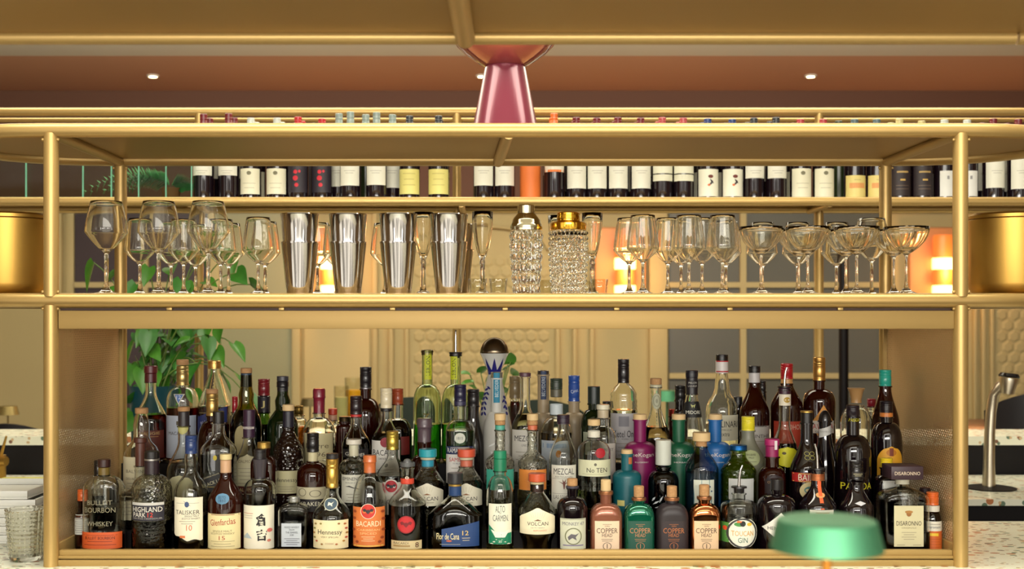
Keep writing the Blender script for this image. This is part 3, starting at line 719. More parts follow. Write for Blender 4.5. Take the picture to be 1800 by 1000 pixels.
# ---- front row (0)
bottle('bourbon_bottle', 'clear rounded bourbon flask with dark cork and orange label at its foot', 183, 0, 807, 36, 9, 836, 862, 'clear', (AMB, 938), [(807, 821, 11, (52, 26, 24), 'plain'), (821, 836, 10, (110, 90, 40), 'plain', 'cork_collar')],
       [('rect', 35.5, 936, 965, (206, 88, 36), [('BULLEIT BOURBON', 946, 52, 5, (70, 26, 14)), ln(952, 44, (110, 40, 18)), ln(958, 56, (110, 40, 18)), ln(941, 60, (150, 56, 24))])],
       [('BULLEIT', 884, 44, 8, (134, 128, 104)), ('BOURBON', 897, 54, 9, (134, 128, 104)), ('WHISKEY', 921, 46, 8, (140, 134, 110))], n=2.6, dr=.72)
bottle('whisky_bottle', 'heavily embossed whisky bottle with black cap and silver edged black label', 267, 0, 793, 35, 12, 834, 862, 'emb', ((60, 24, 14), 912, .3), [(793, 806, 13, BLK, 'plain'), (806, 809, 13.2, (190, 186, 180), 'metal'), (809, 834, 12.8, (40, 26, 34), 'plain')],
       [('rect', 28, 884, 889, (196, 194, 190), ()), ('rect', 28, 889, 916, (34, 32, 46), [('HIGHLAND', 896, 52, 9, (226, 222, 210)), ('PARK', 905.5, 24, 8, (226, 222, 210), -13), ('12', 905.5, 9, 8, (214, 60, 40), 7), ('VIKING HONOUR', 912, 52, 2.6, (170, 166, 160))])])
bottle('whisky_bottle', 'clear whisky bottle with blue capsule and pale label torn at the bottom', 336, 0, 765, 30, 10, 806, 858, 'clear', ((96, 44, 20), 903, .2), [(765, 797, 10.5, (36, 58, 110), 'screw')],
       [('torn', 25, 875, 950, (236, 228, 204), [('TALISKER', 901, 42, 7.5, (60, 54, 50)), ('SINGLE MALT', 907.5, 24, 3, (70, 64, 60), 8), ('SCOTCH WHISKY', 912, 30, 3.2, (70, 64, 60), 6), ('10', 928, 10, 10, (206, 96, 50), 4), ln(885, 40, (120, 120, 120), .5), ('@', 887, 8, 10, (60, 80, 120)), (((-.5, .5), (-.1, .1), (.5, -.5), (.0, -.2)), 885, 14, 10, (60, 80, 120)), ('=', 944, 10, 4, (216, 120, 70), -8)] + lines(917, 921, 2, 28))], [], shape='slope', prof=[(27, 968), (29, 960), (30, 940), (30, 880), (29, 862), (25, 850), (15, 838), (11, 828), (10.5, 820), (12, 808), (10, 797), (9, 790)])
bottle('whisky_bottle', 'dark whisky bottle with pale wooden stopper, blue seal and cream label', 397, 0, 798, 31, 10, 834, 880, 'brown', ((50, 14, 12), 860, .3), [(798, 808, 10.5, (226, 206, 150), 'plain'), (808, 832, 9.6, (206, 164, 128), 'plain')],
       [('oval', 12, 868, 887, (84, 128, 160), [('ESTD', 875, 13, 4.4, (40, 66, 92)), ('1832', 880.5, 13, 4.4, (40, 66, 92))]),
        ('rect', 29, 904, 966, (228, 214, 164), [('Glenfarclas', 918, 44, 11, (166, 44, 36), 0, .08), ('SINGLE MALT', 934, 34, 3.2, (120, 108, 80)), ('SCOTCH WHISKY', 938.5, 42, 3.2, (120, 108, 80)), ('15', 946, 11, 7, (166, 60, 40)), ln(905.5, 56, (130, 40, 30), 1)] + lines(952, 961, 3, 42, (160, 148, 110)))], shape='slope')
bottle('whisky_bottle', 'clear whisky bottle with grey capsule and white brush lettered label', 457, 0, 790, 28, 13, 842, 862, 'clear', ((206, 190, 130), 902, .1), [(790, 806, 11, (30, 26, 30), 'screw'), (806, 842, 12.6, (66, 60, 66), 'taper')],
       [('rect', 27, 889, 966, (232, 226, 206), [('倉', 914, 20, 22, (24, 22, 24), 8), ('吉', 941, 18, 20, (24, 22, 24), 8), ('@', 933, 8, 7, (206, 110, 100), 21), ('@', 951, 6, 5, (206, 130, 110), 20), (((-.5, -.5), (0, .5), (.5, -.5)), 942, 18, 10, (170, 186, 196), -18), ln(903, 18, (190, 110, 90), .8, -16), ln(907, 16, (170, 160, 150), .8, -16), ln(911, 16, (170, 160, 150), .8, -16)])])
bottle('whisky_bottle', 'small square clear bottle with silver cap and blue grey typed label', 517, 0, 873, 27, 9, 884, 900, 'clear', ((60, 40, 34), 921, .3), [(873, 882, 10, (200, 200, 196), 'metal')],
       [('rect', 17.5, 920, 961, (186, 194, 204), [('MIXED WHISKY', 927, 26, 3.4, (50, 50, 60)), ('FROM', 931.5, 9, 3, (50, 50, 60)), ('THE BARREL', 936, 22, 3.2, (50, 50, 60)), ('500', 940.5, 7, 3, (50, 50, 60))] + lines(947, 957, 4, 27, (90, 90, 104)), -1)], n=5, dr=.9, shape='square')
def hen_extra(t, s, Z, ZL, L): pass
LEAF = [('@', y, 4.5, 3.2, c, x) for x, y, c in ((-26, 922, (150, 120, 60)), (-28, 930, (130, 128, 60)), (-29, 938, (168, 120, 60)), (-28, 946, (130, 120, 60)), (-24, 952, (180, 80, 50)), (26, 922, (170, 100, 50)), (28, 930, (168, 64, 44)), (29, 938, (150, 110, 50)), (28, 946, (180, 70, 50)), (24, 952, (168, 120, 50)), (-16, 921, (140, 128, 60)), (16, 921, (150, 100, 50)), (-14, 957, (150, 110, 60)), (12, 957, (170, 100, 60)))]
bottle('cognac_bottle', 'bulbous clear cognac bottle with gold neck foil and blue oval medal', 584, 0, 797, 35, 11, 866, 908, 'clear', ((230, 224, 196), 955, .05), [(797, 806, 10.5, (44, 40, 40), 'screw'), (806, 857, 10.8, (216, 174, 84), 'metal')],
       [('oval', 12.5, 878, 899, (64, 84, 100), [('O', 888.5, 25, 21, (200, 200, 180)), (((-.4, .3), (.1, .1), (.5, .4), (.2, -.1), (.3, -.5), (-.1, -.2), (-.5, -.4)), 888, 11, 9, (226, 226, 206))]),
        ('rect', 31, 915, 965, (230, 218, 176), [('Hennessy', 937, 43, 11, (40, 32, 30)), ('VERY SPECIAL', 944.5, 32, 3, (120, 100, 70)), ('COGNAC', 956, 16, 3, (150, 90, 60))] + LEAF)], shape='slope')
bottle('rum_bottle', 'clear rum bottle with orange wood grain cap and copper orange label', 650, 0, 800, 30.5, 10, 832, 890, 'clear', ((196, 100, 40), 925, .2), [(800, 832, 10.8, (196, 104, 54), 'wax')],
       [('rect', 28, 892, 962, (214, 118, 58), [('@', 899, 27, 27, (226, 214, 196)), ('@', 899, 25, 25, (196, 44, 34))]+bat(899, 20, (50, 40, 44))+[('BACARDI', 921, 43, 9.5, (250, 226, 190)), ('CARIBBEAN', 932, 40, 3.6, (240, 190, 130)), ('SPICED', 938, 30, 4, (240, 190, 130)), ln(960, 52, (226, 190, 90), 2)]+lines(944, 951, 3, 24, (244, 206, 160)) + [('@', y, 6, 5, (150, 66, 34), x) for x, y in ((-24, 900), (-25, 912), (-26, 932), (-25, 945), (25, 900), (26, 913), (26, 932), (24, 946), (-20, 953), (20, 953))])], shape='round')
bottle('rum_bottle', 'dark rum bottle with grey stopper, red round seal and cream foot label', 716, 0, 806, 33, 11, 850, 884, 'clear', ((48, 14, 16), 886, .3), [(806, 813, 7, (96, 98, 100), 'dome'), (812, 820, 13, (86, 88, 90), 'plain', 'stopper_flange'), (840, 850, 12, (206, 70, 50), 'plain')],
       [('oval', 15.5, 907, 938, (190, 30, 38), bat(922, 22, (120, 16, 24))+[('O', 922.5, 31, 31, (150, 20, 28))]), ('rect', 27, 951, 966, (214, 196, 150), [('BACARDI', 955, 27, 4, (90, 70, 50), -9), ('8', 958.5, 6, 9, (80, 30, 20), 19), ln(960, 30, (170, 140, 90), 3, -8)])],
       [('8', 845, 7, 9, (240, 220, 200))], shape='slope', gtop=822)
bottle('rum_bottle', 'broad shouldered flat rum bottle with black stopper and slanted navy label', 800, 0, 831, 47.5, 11, 872, 904, 'clear', ((52, 18, 16), 885, .3), [(831, 850, 13.5, (40, 40, 44), 'plain'), (850, 854, 11.5, (206, 170, 90), 'metal'), (854, 872, 11.3, (34, 64, 112), 'plain')],
       [('lean', 33, 924, 961, (28, 62, 116), [('Flor de Cana', 943, 40, 11, (240, 226, 170), -12, .0), ('12', 937, 11, 8, (226, 196, 110), 19), ln(946, 14, (200, 190, 160), 1, 20), ln(950, 12, (200, 190, 160), 1, 20), ('@', 951, 10, 3, (206, 100, 60), -10), ln(957, 36, (170, 170, 160), .8, -8)], 10)], shape='cone', n=2.6, dr=.58)
bottle('mezcal_bottle', 'slim clear bottle with green capsule and green and white mountain label', 879, 0, 792, 24, 10.5, 836, 876, 'clear', ((222, 222, 190), 952, .05), [(792, 806, 11.5, (24, 132, 96), 'plain'), (806, 829, 11.5, (22, 120, 86), 'plain')],
       [('rect', 20, 886, 957, (234, 232, 212), [('ALTO', 895, 17, 12, (90, 98, 96)), ('DE', 902.5, 4, 2.5, (90, 98, 96)), ('CARMEN.', 911, 28, 11, (90, 98, 96), 1), (((-.5, .5), (-.1, .0), (.5, .1), (.5, -.5), (-.5, -.5)), 940, 39.5, 34, (26, 128, 92)), (((-.5, .5), (-.25, -.5), (0, .3), (.25, -.5), (.5, .5), (.2, .2), (-.2, .2)), 938, 34, 14, (236, 240, 226)), ('35', 952, 6, 4, (226, 236, 220))])])
bottle('tequila_bottle', 'waisted tequila bottle with rust red knob and peaked white label', 944, 0, 832, 33, 12, 862, 888, 'clear', ((96, 40, 20), 902, .25), [(832, 846, 15.5, (196, 84, 46), 'plain'), (846, 852, 12, (200, 180, 140), 'plain', 'collar'), (852, 864, 11, (200, 96, 56), 'plain')],
       [('peak', 31, 894, 940, (236, 226, 196), [('VOLCAN', 921, 37, 6.5, (48, 42, 40)), ('DE MI TIERRA', 928, 24, 2, (140, 130, 110)), ('REPOSADO', 933, 23, 3, (210, 130, 90), 4), (((-.5, -.5), (0, .5), (.5, -.5)), 914.5, 15, 3, (120, 80, 50))]+[('=', 906, .5, 10, (200, 190, 160), x, -x*.04) for x in (-12, -8, -4, 0, 4, 8, 12)])],
       prof=[(24, 968), (25, 962), (26, 950), (31, 938), (33, 925), (33, 902), (31, 892), (14, 868), (12, 864), (12, 850), (11, 846)])
bottle('gin_bottle', 'black apothecary gin bottle with natural cork and old stamp like label', 1006, 0, 841, 27, 9, 872, 893, 'black', None, [(841, 854, 9.2, (200, 160, 110), 'cork'), (854, 858, 11.5, (60, 56, 70), 'plain', 'glass_lip')],
       [('rect', 22.5, 912, 966, (206, 208, 186), [('MONKEY 47', 921, 38, 6, (110, 106, 120)), ('O', 943, 30, 30, (120, 122, 90)), (((-.5, -.1), (-.2, .3), (.2, .2), (.5, .4), (.2, -.1), (.3, -.5), (-.1, -.2), (-.4, -.5)), 943, 20, 14, (96, 92, 100)), ln(959, 36, (130, 120, 150), 2), ln(913.5, 43, (140, 140, 120), 1)])], gtop=857)
def copperhead(px, lab, body, lbl, txt, top, cork_c='cork', dark=False, hw=28):
    bottle('gin_bottle', lab, px, 0, top, hw, 10, 884, 908, 'black', None, [(top, top+20, 9, (222, 190, 140), cork_c), (top+20, top+25, 13, (190, 130, 90), 'metal', 'lip_ring')],
           [('rect', 21.5, 916, 966, lbl, [('COPPER', 933, 37, 9, txt), ('HEAD', 941, 18, 6, txt), ln(922, 16, txt, .6), ('GIN', 925, 8, 2.4, txt), ln(948, 20, txt, .7), ln(951, 18, txt, .7), ('O', 960, 15, 13, txt), ln(960, 1.2, txt, 8)])],
           shape='round', n=4, dr=.8, gmat=body, gtop=top+24)
copperhead(1065, 'squat square gin bottle in matte rose brown with flared pale stopper', mat('rose_brown_bottle', (150, 92, 70), .25, .4, coat=.5), (234, 206, 176), (60, 40, 36), 843, 'wood')
copperhead(1123, 'squat square gin bottle in glossy emerald green with cork', mat('emerald_mirror_bottle', (14, 110, 82), .12, .55, coat=1), (10, 78, 62), (190, 130, 90), 854, 'cork', hw=26.5)
copperhead(1181, 'squat square gin bottle in matte black with cork', mat('matte_black_bottle', (40, 32, 36), .45), (44, 32, 36), (176, 104, 56), 854, 'cork', hw=28)
copperhead(1238, 'squat square gin bottle in mirror copper with cork', mat('mirror_copper_bottle', (214, 134, 84), .10, 1.0), (234, 200, 160), (60, 40, 36), 852, 'cork', hw=27)
bottle('gin_bottle', 'round clear gin bottle with pouring spout and toucan roundel label', 1299, 0, 860, 32, 11, 878, 890, 'clear', ((206, 206, 190), 914, .05), [],
       [('oval', 28, 910, 965, (236, 236, 220), [('O', 937.5, 54, 53, (60, 60, 60)), ('TOUCAN', 938, 39, 9, (214, 156, 60)), ('GIN', 950, 17, 9, (40, 96, 80)), ('@', 922, 18, 8, (70, 140, 70), -6), ('@', 921, 10, 10, (24, 24, 30)), (((-.5, -.3), (-.3, .5), (.5, .3), (.3, -.2)), 918, 10, 5, (220, 110, 50), -6), ('@', 922, 9, 6, (230, 190, 60), 12)]), ('rect', 5, 920, 955, (80, 140, 60), [('@', 930, 6, 8, (220, 80, 40), -28.5)], -28)], gtop=866, pour=(858, 818, 6), lip=True)
bottle('gin_bottle', 'black round shouldered gin bottle with a white diamond label', 1365, 0, 842, 33, 10, 868, 888, 'black', None, [(842, 862, 11, BLK, 'plain')],
       [('diamond', 30, 902, 955, (226, 222, 214), [('HENDRICKS', 929, 44, 6, (50, 44, 44)), ln(935, 20), ln(922, 14)])])
bottle('liqueur_bottle', 'dark liqueur bottle with spout, copper collar and orange ribbon stripe', 1437, 0, 812, 33, 11, 850, 892, 'black', None, [(832, 844, 12.5, (206, 128, 84), 'metal', 'copper_collar')],
       [('rect', 3.2, 845, 896, (226, 92, 40), ()), ('oval', 8, 868, 877, (206, 150, 90), ()), ('rect', 21, 897, 962, (216, 208, 200), [ln(902, 24, (190, 90, 70), 2)], 0, None, .0009)], shape='slope', gtop=826, pour=(826, 780, -5))
bottle('liqueur_bottle', 'glossy black coffee liqueur bottle with black capsule behind the green lamp', 1505, 0, 810, 30, 12, 855, 895, 'black', None, [(810, 842, 11.5, BLK, 'screw')],
       [('rect', 10, 832, 842, (40, 36, 34), [ln(836, 16, (190, 180, 140), 1), ln(839, 12, (190, 180, 140), .7)], 0, 12.2)], [(((-.5, 0), (0, .5), (.5, 0), (0, -.5)), 886, 20, 8, (196, 196, 200))], shape='slope', gtop=846)
t = bottle('amaretto_bottle', 'square clear amaretto bottle with wide dark block cap and ivory label', 1586, 0, 815, 41, 10, 856, 884, 'clear', ((70, 34, 24), 930, .25), [],
       [('rect', 26, 889, 961, (206, 198, 160), [('DISARONNO', 920, 44, 8, (50, 34, 30)), ('ORIGINALE', 928, 26, 2.4, (130, 116, 90)), ('@', 903, 9, 10, (150, 100, 50)), ('@', 900, 14, 5, (170, 120, 60)), ln(958, 14, (150, 140, 110), 1, -14), ln(958, 14, (150, 140, 110), 1, 14)]+lines(936, 948, 4, 26))], n=6, dr=.8, shape='square', gtop=845)
s = F/3.09; Zf = lambda y: CZ-(y-VY)/s-1.045
cb = box('block_cap', (-28/s, -26/s, Zf(840)), (28/s, 26/s, Zf(817)), mat('dark_purple_cap', (56, 36, 44), .45), t, bev=.0015)
bm = bmesh.new(); vs, fs = text_pts('DISARONNO'); bv = [bm.verts.new((a*44/s, -26/s-.0006, Zf(829)+b*6/s)) for a, b in vs]
for f in fs: bm.faces.new([bv[k] for k in f])
me = bpy.data.meshes.new('l'); bm.to_mesh(me); bm.free(); link('lettering', me, paint((226, 206, 180)), cb, smooth=False)
lathe('cap_neck', [(0, Zf(850)), (12/s, Zf(850)), (12/s, Zf(840)), (0, Zf(840))], mat('neck_ring', (196, 190, 170), .3), t)
bottle('bitters_bottle', 'little bitters bottle with orange cap and orange body beside the amaretto', 1639, 0, 865, 15.5, 10, 900, 922, 'amber', ((200, 100, 36), 915, .5), [(865, 887, 10.5, (226, 104, 40), 'screw'), (888, 899, 12, (226, 220, 206), 'plain')],
       [('rect', 15.5, 917, 934, (232, 226, 210), [('aromatic', 927, 20, 4, (60, 70, 90)), ln(922, 18)]), ('rect', 15.3, 934, 966, (214, 104, 40), [ln(940, 18, (240, 200, 60), 5, -4)]+lines(948, 962, 4, 20, (190, 84, 30)))], shape='round')
bottle('bitters_bottle', 'small brown bitters bottle with dark cap behind the orange capped one', 1626, 1, 857, 11, 8, 880, 892, 'brown', ((60, 20, 14), 900, .3), [(857, 871, 9, (40, 24, 30), 'screw')], Y=3.16)
bottle('bitters_bottle', 'little bitters bottle with orange cap and white label against the mesh side', 144, 0, 860, 12, 6.5, 900, 910, 'amber', ((200, 100, 36), 915, .5), [(860, 881, 7.5, (226, 104, 40), 'screw')],
       [('rect', 12, 905, 940, (214, 214, 204), lines(910, 936, 8, 18, (140, 140, 140)))], Y=3.13)
bottle('bourbon_bottle', 'small bottle with black cap behind the orange labelled bourbon', 173, 1, 809, 12, 8, 840, 850, 'clear', ((80, 60, 50), 870, .3), [(809, 838, 7.5, BLK, 'screw')])

# ---- second row (1)
bottle('whisky_bottle', 'clear bottle with brown capsule and cream label behind the embossed whisky', 247, 1, 769, 30, 10, 850, 872, 'clear', ((150, 84, 36), 905), [(769, 778, 12, (84, 46, 36), 'plain'), (778, 820, 9, (92, 54, 44), 'plain')],
       [('rect', 26, 860, 915, (216, 208, 176), lines(868, 905, 7, 40))], shape='slope')
bottle('whisky_bottle', 'square whisky bottle with black stopper and slanted black label', 384, 1, 723, 29.5, 11, 760, 792, 'clear', ((84, 30, 16), 797, .3), [(723, 745, 10, BLK, 'plain')],
       [('slant', 29, 832, 862, (30, 28, 30), [('JOHNNIE WALKER', 837, 30, 3, (200, 190, 150), -6, .35), ('BLACK LABEL', 847, 44, 6, (214, 206, 170), 0, .35), ln(856, 40, (190, 170, 90), .8)]), ], [('@', 805, 7, 9, (206, 186, 60), 0)], n=4.5, dr=.9, shape='slope')
bottle('bourbon_bottle', 'dark square whiskey bottle with brass coloured cap behind the grey capsule', 464, 1, 777, 22, 11, 800, 816, 'brown', ((50, 18, 12), 815, .3), [(777, 789, 11.5, (206, 170, 90), 'metal')], n=4, dr=.9)
def kr(t, s, Z, ZL, L):
    for sg_ in (-1, 1):
        tube('ring_handle', [((sg_*(20+9*math.sin(a)))/s, 0, Z(817)+9*math.cos(a)/s) for a in [k*PI/9-.3 for k in range(12)]], 2.6/s, BG['clear'], t, 10)
bottle('rum_bottle', 'black rum bottle with ring handles, black cap and cream kraken label', 550, 1, 761, 28.5, 9, 812, 838, 'brown', ((16, 6, 8), 822, .5), [(761, 794, 10.5, BLK, 'screw'), (794, 812, 8.8, (206, 196, 158), 'plain')],
       [('rect', 27.5, 857, 878, (196, 188, 156), [('O', 866, 14, 14, (70, 60, 50), -15), ('O', 868, 20, 12, (70, 60, 50), 8)]), ('rect', 27.5, 878, 900, (24, 18, 22), [('KRAKEN', 886, 40, 7, (226, 220, 196))])], shape='round', extra=kr)
bottle('rum_bottle', 'clear faceted rum bottle with white topped stopper and caiman label', 622, 1, 772, 25, 9, 806, 820, 'emb', ((180, 150, 90), 880, .1), [(772, 781, 13.5, (216, 210, 196), 'plain'), (781, 803, 8.5, (206, 202, 176), 'plain')],
       [('rect', 20, 835, 884, (224, 222, 206), [('EMINENTE', 842, 35, 5.5, (60, 56, 54)), ('RON DE CUBA', 849, 24, 2.6, (120, 116, 106)), (((-.5, .3), (-.2, .5), (.1, .1), (.5, -.3), (.1, -.1), (-.2, .2)), 858, 26, 8, (60, 56, 54))]+lines(869, 880, 3, 22))])
bottle('rum_bottle', 'clear rum bottle with gold cap and round red bat seal', 690, 1, 758, 29, 9.5, 800, 838, 'clear', ((110, 40, 18), 834, .25), [(758, 790, 10.8, (206, 176, 80), 'metal')],
       [('rect', 28, 848, 905, (226, 220, 206), [('BACARDI', 882, 40, 7, (60, 50, 50))]), ('oval', 12.5, 842, 868, (214, 206, 196), [('@', 855, 21, 21, (176, 30, 44))]+bat(855, 17, (40, 36, 44)), 0, None, .0016)], shape='slope')
def volcan(px, lab, c, c2, lq):
    bottle('tequila_bottle', lab, px, 1, 789, 29, 12, 822, 848, 'emb', (lq, 842, .1), [(789, 803, 15.8, c, 'plain'), (803, 808, 13, (200, 190, 160), 'plain', 'collar'), (808, 821, 11, c2, 'plain')],
           [('peak', 28, 850, 890, (232, 226, 204), [('VOLCAN', 877, 38, 7, (60, 54, 50)), (((-.5, -.5), (0, .5), (.5, -.5)), 869, 14, 3, (150, 100, 60)), ln(884, 24)]+[('=', 861, .5, 10, (206, 198, 170), x, -x*.05) for x in (-9, -5, 0, 5, 9)])], shape='cone')
volcan(752, 'clear tequila bottle with wide turquoise knob and peaked white label', (40, 160, 176), (50, 150, 180), (230, 226, 190))
volcan(820, 'pale gold tequila bottle with wide coral red knob and peaked white label', (214, 88, 60), (196, 104, 80), (206, 180, 90))
def conical(px, lab, c, lblc, y, extra_t=()):
    bottle('tequila_bottle', lab, px, 1, 727, 26, 9, 790, 812, 'emb', ((232, 230, 206), 860, .04), [(727, 739, 10, (214, 176, 132), 'wood'), (739, 747, 9.4, (206, 166, 128), 'cork', 'cork_shank'), (747, 757, 8.8, c, 'plain')],
           [('rect', 24, 826, 862, lblc, list(extra_t))], shape='slope')
conical(879, 'tall necked clear bottle with wooden cork and teal neck band', (80, 168, 150), (70, 178, 156), 0)
conical(936, 'tall necked clear bottle with wooden cork and orange neck band', (206, 110, 76), (226, 138, 60), 0, [('CONEJOS', 822, 26, 5, (120, 110, 90)), ln(846, 20, (240, 180, 120))])
bottle('mezcal_bottle', 'clear mezcal bottle with purple black cap and dragonfly label', 990, 1, 729, 25, 9.5, 752, 806, 'clear', ((224, 224, 200), 870, .05), [(729, 745, 11.3, (44, 28, 46), 'screw')],
       [('rect', 21.5, 818, 895, (222, 220, 206), [('MEZCAL', 829, 36, 11, (70, 66, 66)), ('ARTESANAL', 838.5, 32, 2.8, (130, 126, 116)), (((-.5, .3), (-.1, .1), (-.15, .5), (0, .2), (.15, .5), (.1, .1), (.5, .3), (.1, -.0), (.03, -.5), (-.03, -.5), (-.1, 0)), 851, 22, 18, (120, 70, 60)), ('LAS SOLEDAD', 874, 36, 7, (110, 104, 100)), ln(841.5, 40, (150, 146, 136), .6), ln(868, 40, (150, 146, 136), .6)])], [('PETARD', 807, 24, 5, (110, 106, 96))], shape='slope')
bottle('gin_bottle', 'clear squat gin bottle with cork, red wax seal and wide pale label', 1044, 1, 737, 29, 10, 774, 796, 'clear', ((226, 230, 190), 860, .05), [(737, 748, 11, (222, 196, 156), 'wood'), (757, 770, 11, (226, 222, 206), 'plain')],
       [('rect', 28.5, 809, 838, (222, 222, 188), [('No TEN', 827, 36, 8, (56, 52, 44), 3), ('@', 817, 5, 5, (110, 106, 90)), ln(834, 44, (180, 176, 130), .6)]), ('oval', 8.8, 788, 806, (176, 30, 44), [('X', 797, 7, 8, (130, 16, 30))], 9)], gmat=None, shape='round')
bottle('gin_bottle', 'opaque teal gin bottle with pale cork and copper tag', 1102, 1, 790, 25, 10, 826, 838, 'black', None, [(790, 799, 10, (232, 206, 156), 'wood')],
       [('rect', 3.2, 806, 818, (190, 110, 60), (), 5), ('rect', 6, 880, 890, (206, 196, 120), (), -13)], gmat=mat('matte_teal_bottle', (22, 96, 106), .35))
FLW = [(((-.5, -.1), (0, .5), (.5, -.1), (0, -.5)), y, w_, 3.2, (210, 214, 220), x, ro) for x, y, w_, ro in ((-16, 884, 14, .6), (-8, 878, 14, 1.1), (0, 876, 14, 1.57), (8, 880, 13, 2.2), (14, 886, 13, 2.6), (-12, 892, 14, .2), (10, 894, 13, 2.9), (0, 888, 12, 1.4), (-20, 878, 10, 1.0), (18, 876, 10, 2.0))]
bottle('gin_bottle', 'violet tinted gin bottle with tall white silver cap and white blossom print', 1166, 1, 773, 27, 12, 826, 848, 'violet', ((70, 56, 80), 850, .2), [(773, 817, 13.8, (206, 210, 200), 'plain')], texts=FLW, gtop=820)
bottle('gin_bottle', 'pale blue spiral ribbed gin bottle with wide wooden stopper', 1233, 1, 760, 29, 10, 784, 824, 'blue', ((150, 176, 190), 830, .15), [(760, 775, 15.5, (226, 194, 144), 'wood'), (775, 786, 9.5, (206, 176, 136), 'cork', 'cork_shank')],
       [('rect', 18, 844, 900, (222, 226, 210), [('@', 856, 3, 3, (60, 90, 120), 10), ('@', 864, 3, 3, (60, 90, 120), 13)])], shape='slope', ripple=lambda a, z: .025*math.cos(a*12+z*260) if z > .004 else 0)
bottle('gin_bottle', 'pale green cut glass gin bottle with shiny blue cap and grey label', 1298, 1, 782, 31, 13, 800, 828, 'green', ((170, 190, 80), 800, .15), [(782, 792, 15, (40, 110, 180), 'metal')],
       [('rect', 22, 842, 905, (206, 208, 206), ())], shape='slope', gmat=glass('pale_green_cut_glass', (206, 222, 150), .4, bump=(90, .7)))
bottle('liqueur_bottle', 'dark berry liqueur bottle with magenta cap and white tag', 1357, 1, 771, 24, 12, 820, 840, 'brown', ((40, 10, 20), 830, .4), [(771, 783, 13, (176, 36, 106), 'plain'), (783, 804, 11.5, (150, 30, 90), 'plain')],
       [('rect', 2.6, 776, 792, (236, 226, 226), (), 4, 13.2), ('arch', 17, 835, 868, (36, 20, 24), [('CHAMBORD', 848, 26, 4, (206, 160, 110))])])
bottle('cream_liqueur_bottle', 'black cream liqueur bottle with gold ringed neck and curved red label', 1418, 1, 722, 30, 10.5, 770, 830, 'black', None, [(722, 725, 10.8, (206, 170, 90), 'metal'), (725, 745, 10.3, BLK, 'plain')],
       [('rect', 29, 832, 848, (176, 36, 34), [('BAILEYS', 840, 42, 11, (240, 230, 206)), ln(833.5, 56, (214, 180, 90), 1.2), ln(847, 56, (214, 180, 90), 1.2)]), ('oval', 19, 847, 880, (206, 190, 140), [('@', 862, 24, 14, (70, 120, 120)), ('@', 866, 16, 6, (190, 170, 60))])],
       [('O', 799, 9, 7, (206, 200, 110), -4.5), ('O', 799, 9, 7, (206, 200, 110), 4.5), ('O', 806, 9, 7, (206, 200, 110), -4.5), ('O', 806, 9, 7, (206, 200, 110), 4.5)], shape='slope')
bottle('liqueur_bottle', 'black passion fruit liqueur bottle with yellow lettering and round shoulders', 1499, 1, 712, 31, 11, 764, 796, 'black', None, [(712, 734, 11.4, (28, 16, 26), 'screw')], (),
       [('PASSOA', 855, 54, 12, (222, 210, 40)), ('PASSOA', 740, 19, 6, (222, 210, 40))], shape='round')
bottle('liqueur_bottle', 'short dark bottle with bright yellow cap rising behind the block cap', 1558, 1, 805, 20, 10, 835, 850, 'black', None, [(805, 823, 10.5, (238, 206, 40), 'screw')], [('rect', 12, 838, 870, (222, 222, 214), ())], n=3)

# ---- third row (2)
bottle('whisky_bottle', 'clear hourglass necked whisky bottle with cork and cream label', 249, 2, 717, 31, 10, 768, 796, 'clear', ((190, 110, 50), 850), [(717, 727, 11.5, (206, 166, 120), 'cork')],
       [('rect', 29, 804, 870, (222, 212, 178), [('BALVENIE', 829, 40, 5.5, (120, 106, 86)), ('THE', 822, 8, 3, (120, 106, 86)), ('DOUBLEWOOD', 842, 40, 4, (130, 116, 90))]+lines(850, 864, 4, 36))],
       prof=[(29, 886), (31, 876), (31, 806), (30, 796), (26, 786), (17, 776), (14, 768), (14, 756), (14.5, 746), (11, 732), (10, 727), (9, 722)])
bottle('whisky_bottle', 'clear whisky bottle with cork topped grey capsule and yellow green crest', 323, 2, 715, 30, 10, 776, 830, 'clear', ((130, 80, 36), 862), [(715, 723, 10.5, (186, 124, 74), 'cork'), (723, 750, 9.8, (50, 44, 48), 'plain')],
       [('oval', 9.5, 742, 766, (196, 190, 120), [ln(753, 12, (140, 134, 80))]), ('arch', 22, 836, 880, (216, 210, 166), [])], shape='slope')
bottle('whisky_bottle', 'tapered whisky bottle with purple black capsule and cream arched label', 438, 2, 720, 28, 10.5, 770, 830, 'clear', ((70, 34, 20), 815, .25), [(720, 770, 10.5, (58, 32, 56), 'plain')],
       [('rect', 10, 752, 756, (206, 196, 190), [('DALMORE', 754, 14, 2.4, (60, 40, 60))], 0, 10.8), ('arch', 22, 800, 870, (204, 196, 160), [('DALMORE', 812, 30, 5, (120, 106, 86))]+lines(824, 850, 5, 30)), ('rect', 20, 855, 868, (90, 30, 26), [('DALMORE', 861, 34, 6, (214, 190, 140))], 0, None, .0011)], shape='slope')
bottle('cognac_bottle', 'dark embossed cognac bottle with pale cork and navy neck capsule', 507, 2, 711, 27, 10, 752, 796, 'embdark', ((50, 22, 16), 800, .4), [(711, 722, 10.5, (222, 186, 142), 'wood'), (722, 752, 9.8, (30, 28, 44), 'plain')],
       [('rect', 24, 828, 868, (200, 192, 150), [('Hennessy', 845, 40, 9, (60, 50, 44))]+lines(856, 864, 3, 30))], shape='slope')
bottle('rum_bottle', 'dark rum bottle with black cap and red neck ring beside the wax dipped one', 626, 2, 696, 25, 9.5, 744, 784, 'clear', ((44, 24, 18), 770, .35), [(696, 728, 10.5, (36, 20, 26), 'screw'), (728, 734, 10.3, (196, 50, 46), 'plain')],
       [('rect', 23, 790, 805, (28, 24, 26), [('Goslings', 799, 34, 8, (226, 222, 210))])], shape='slope')
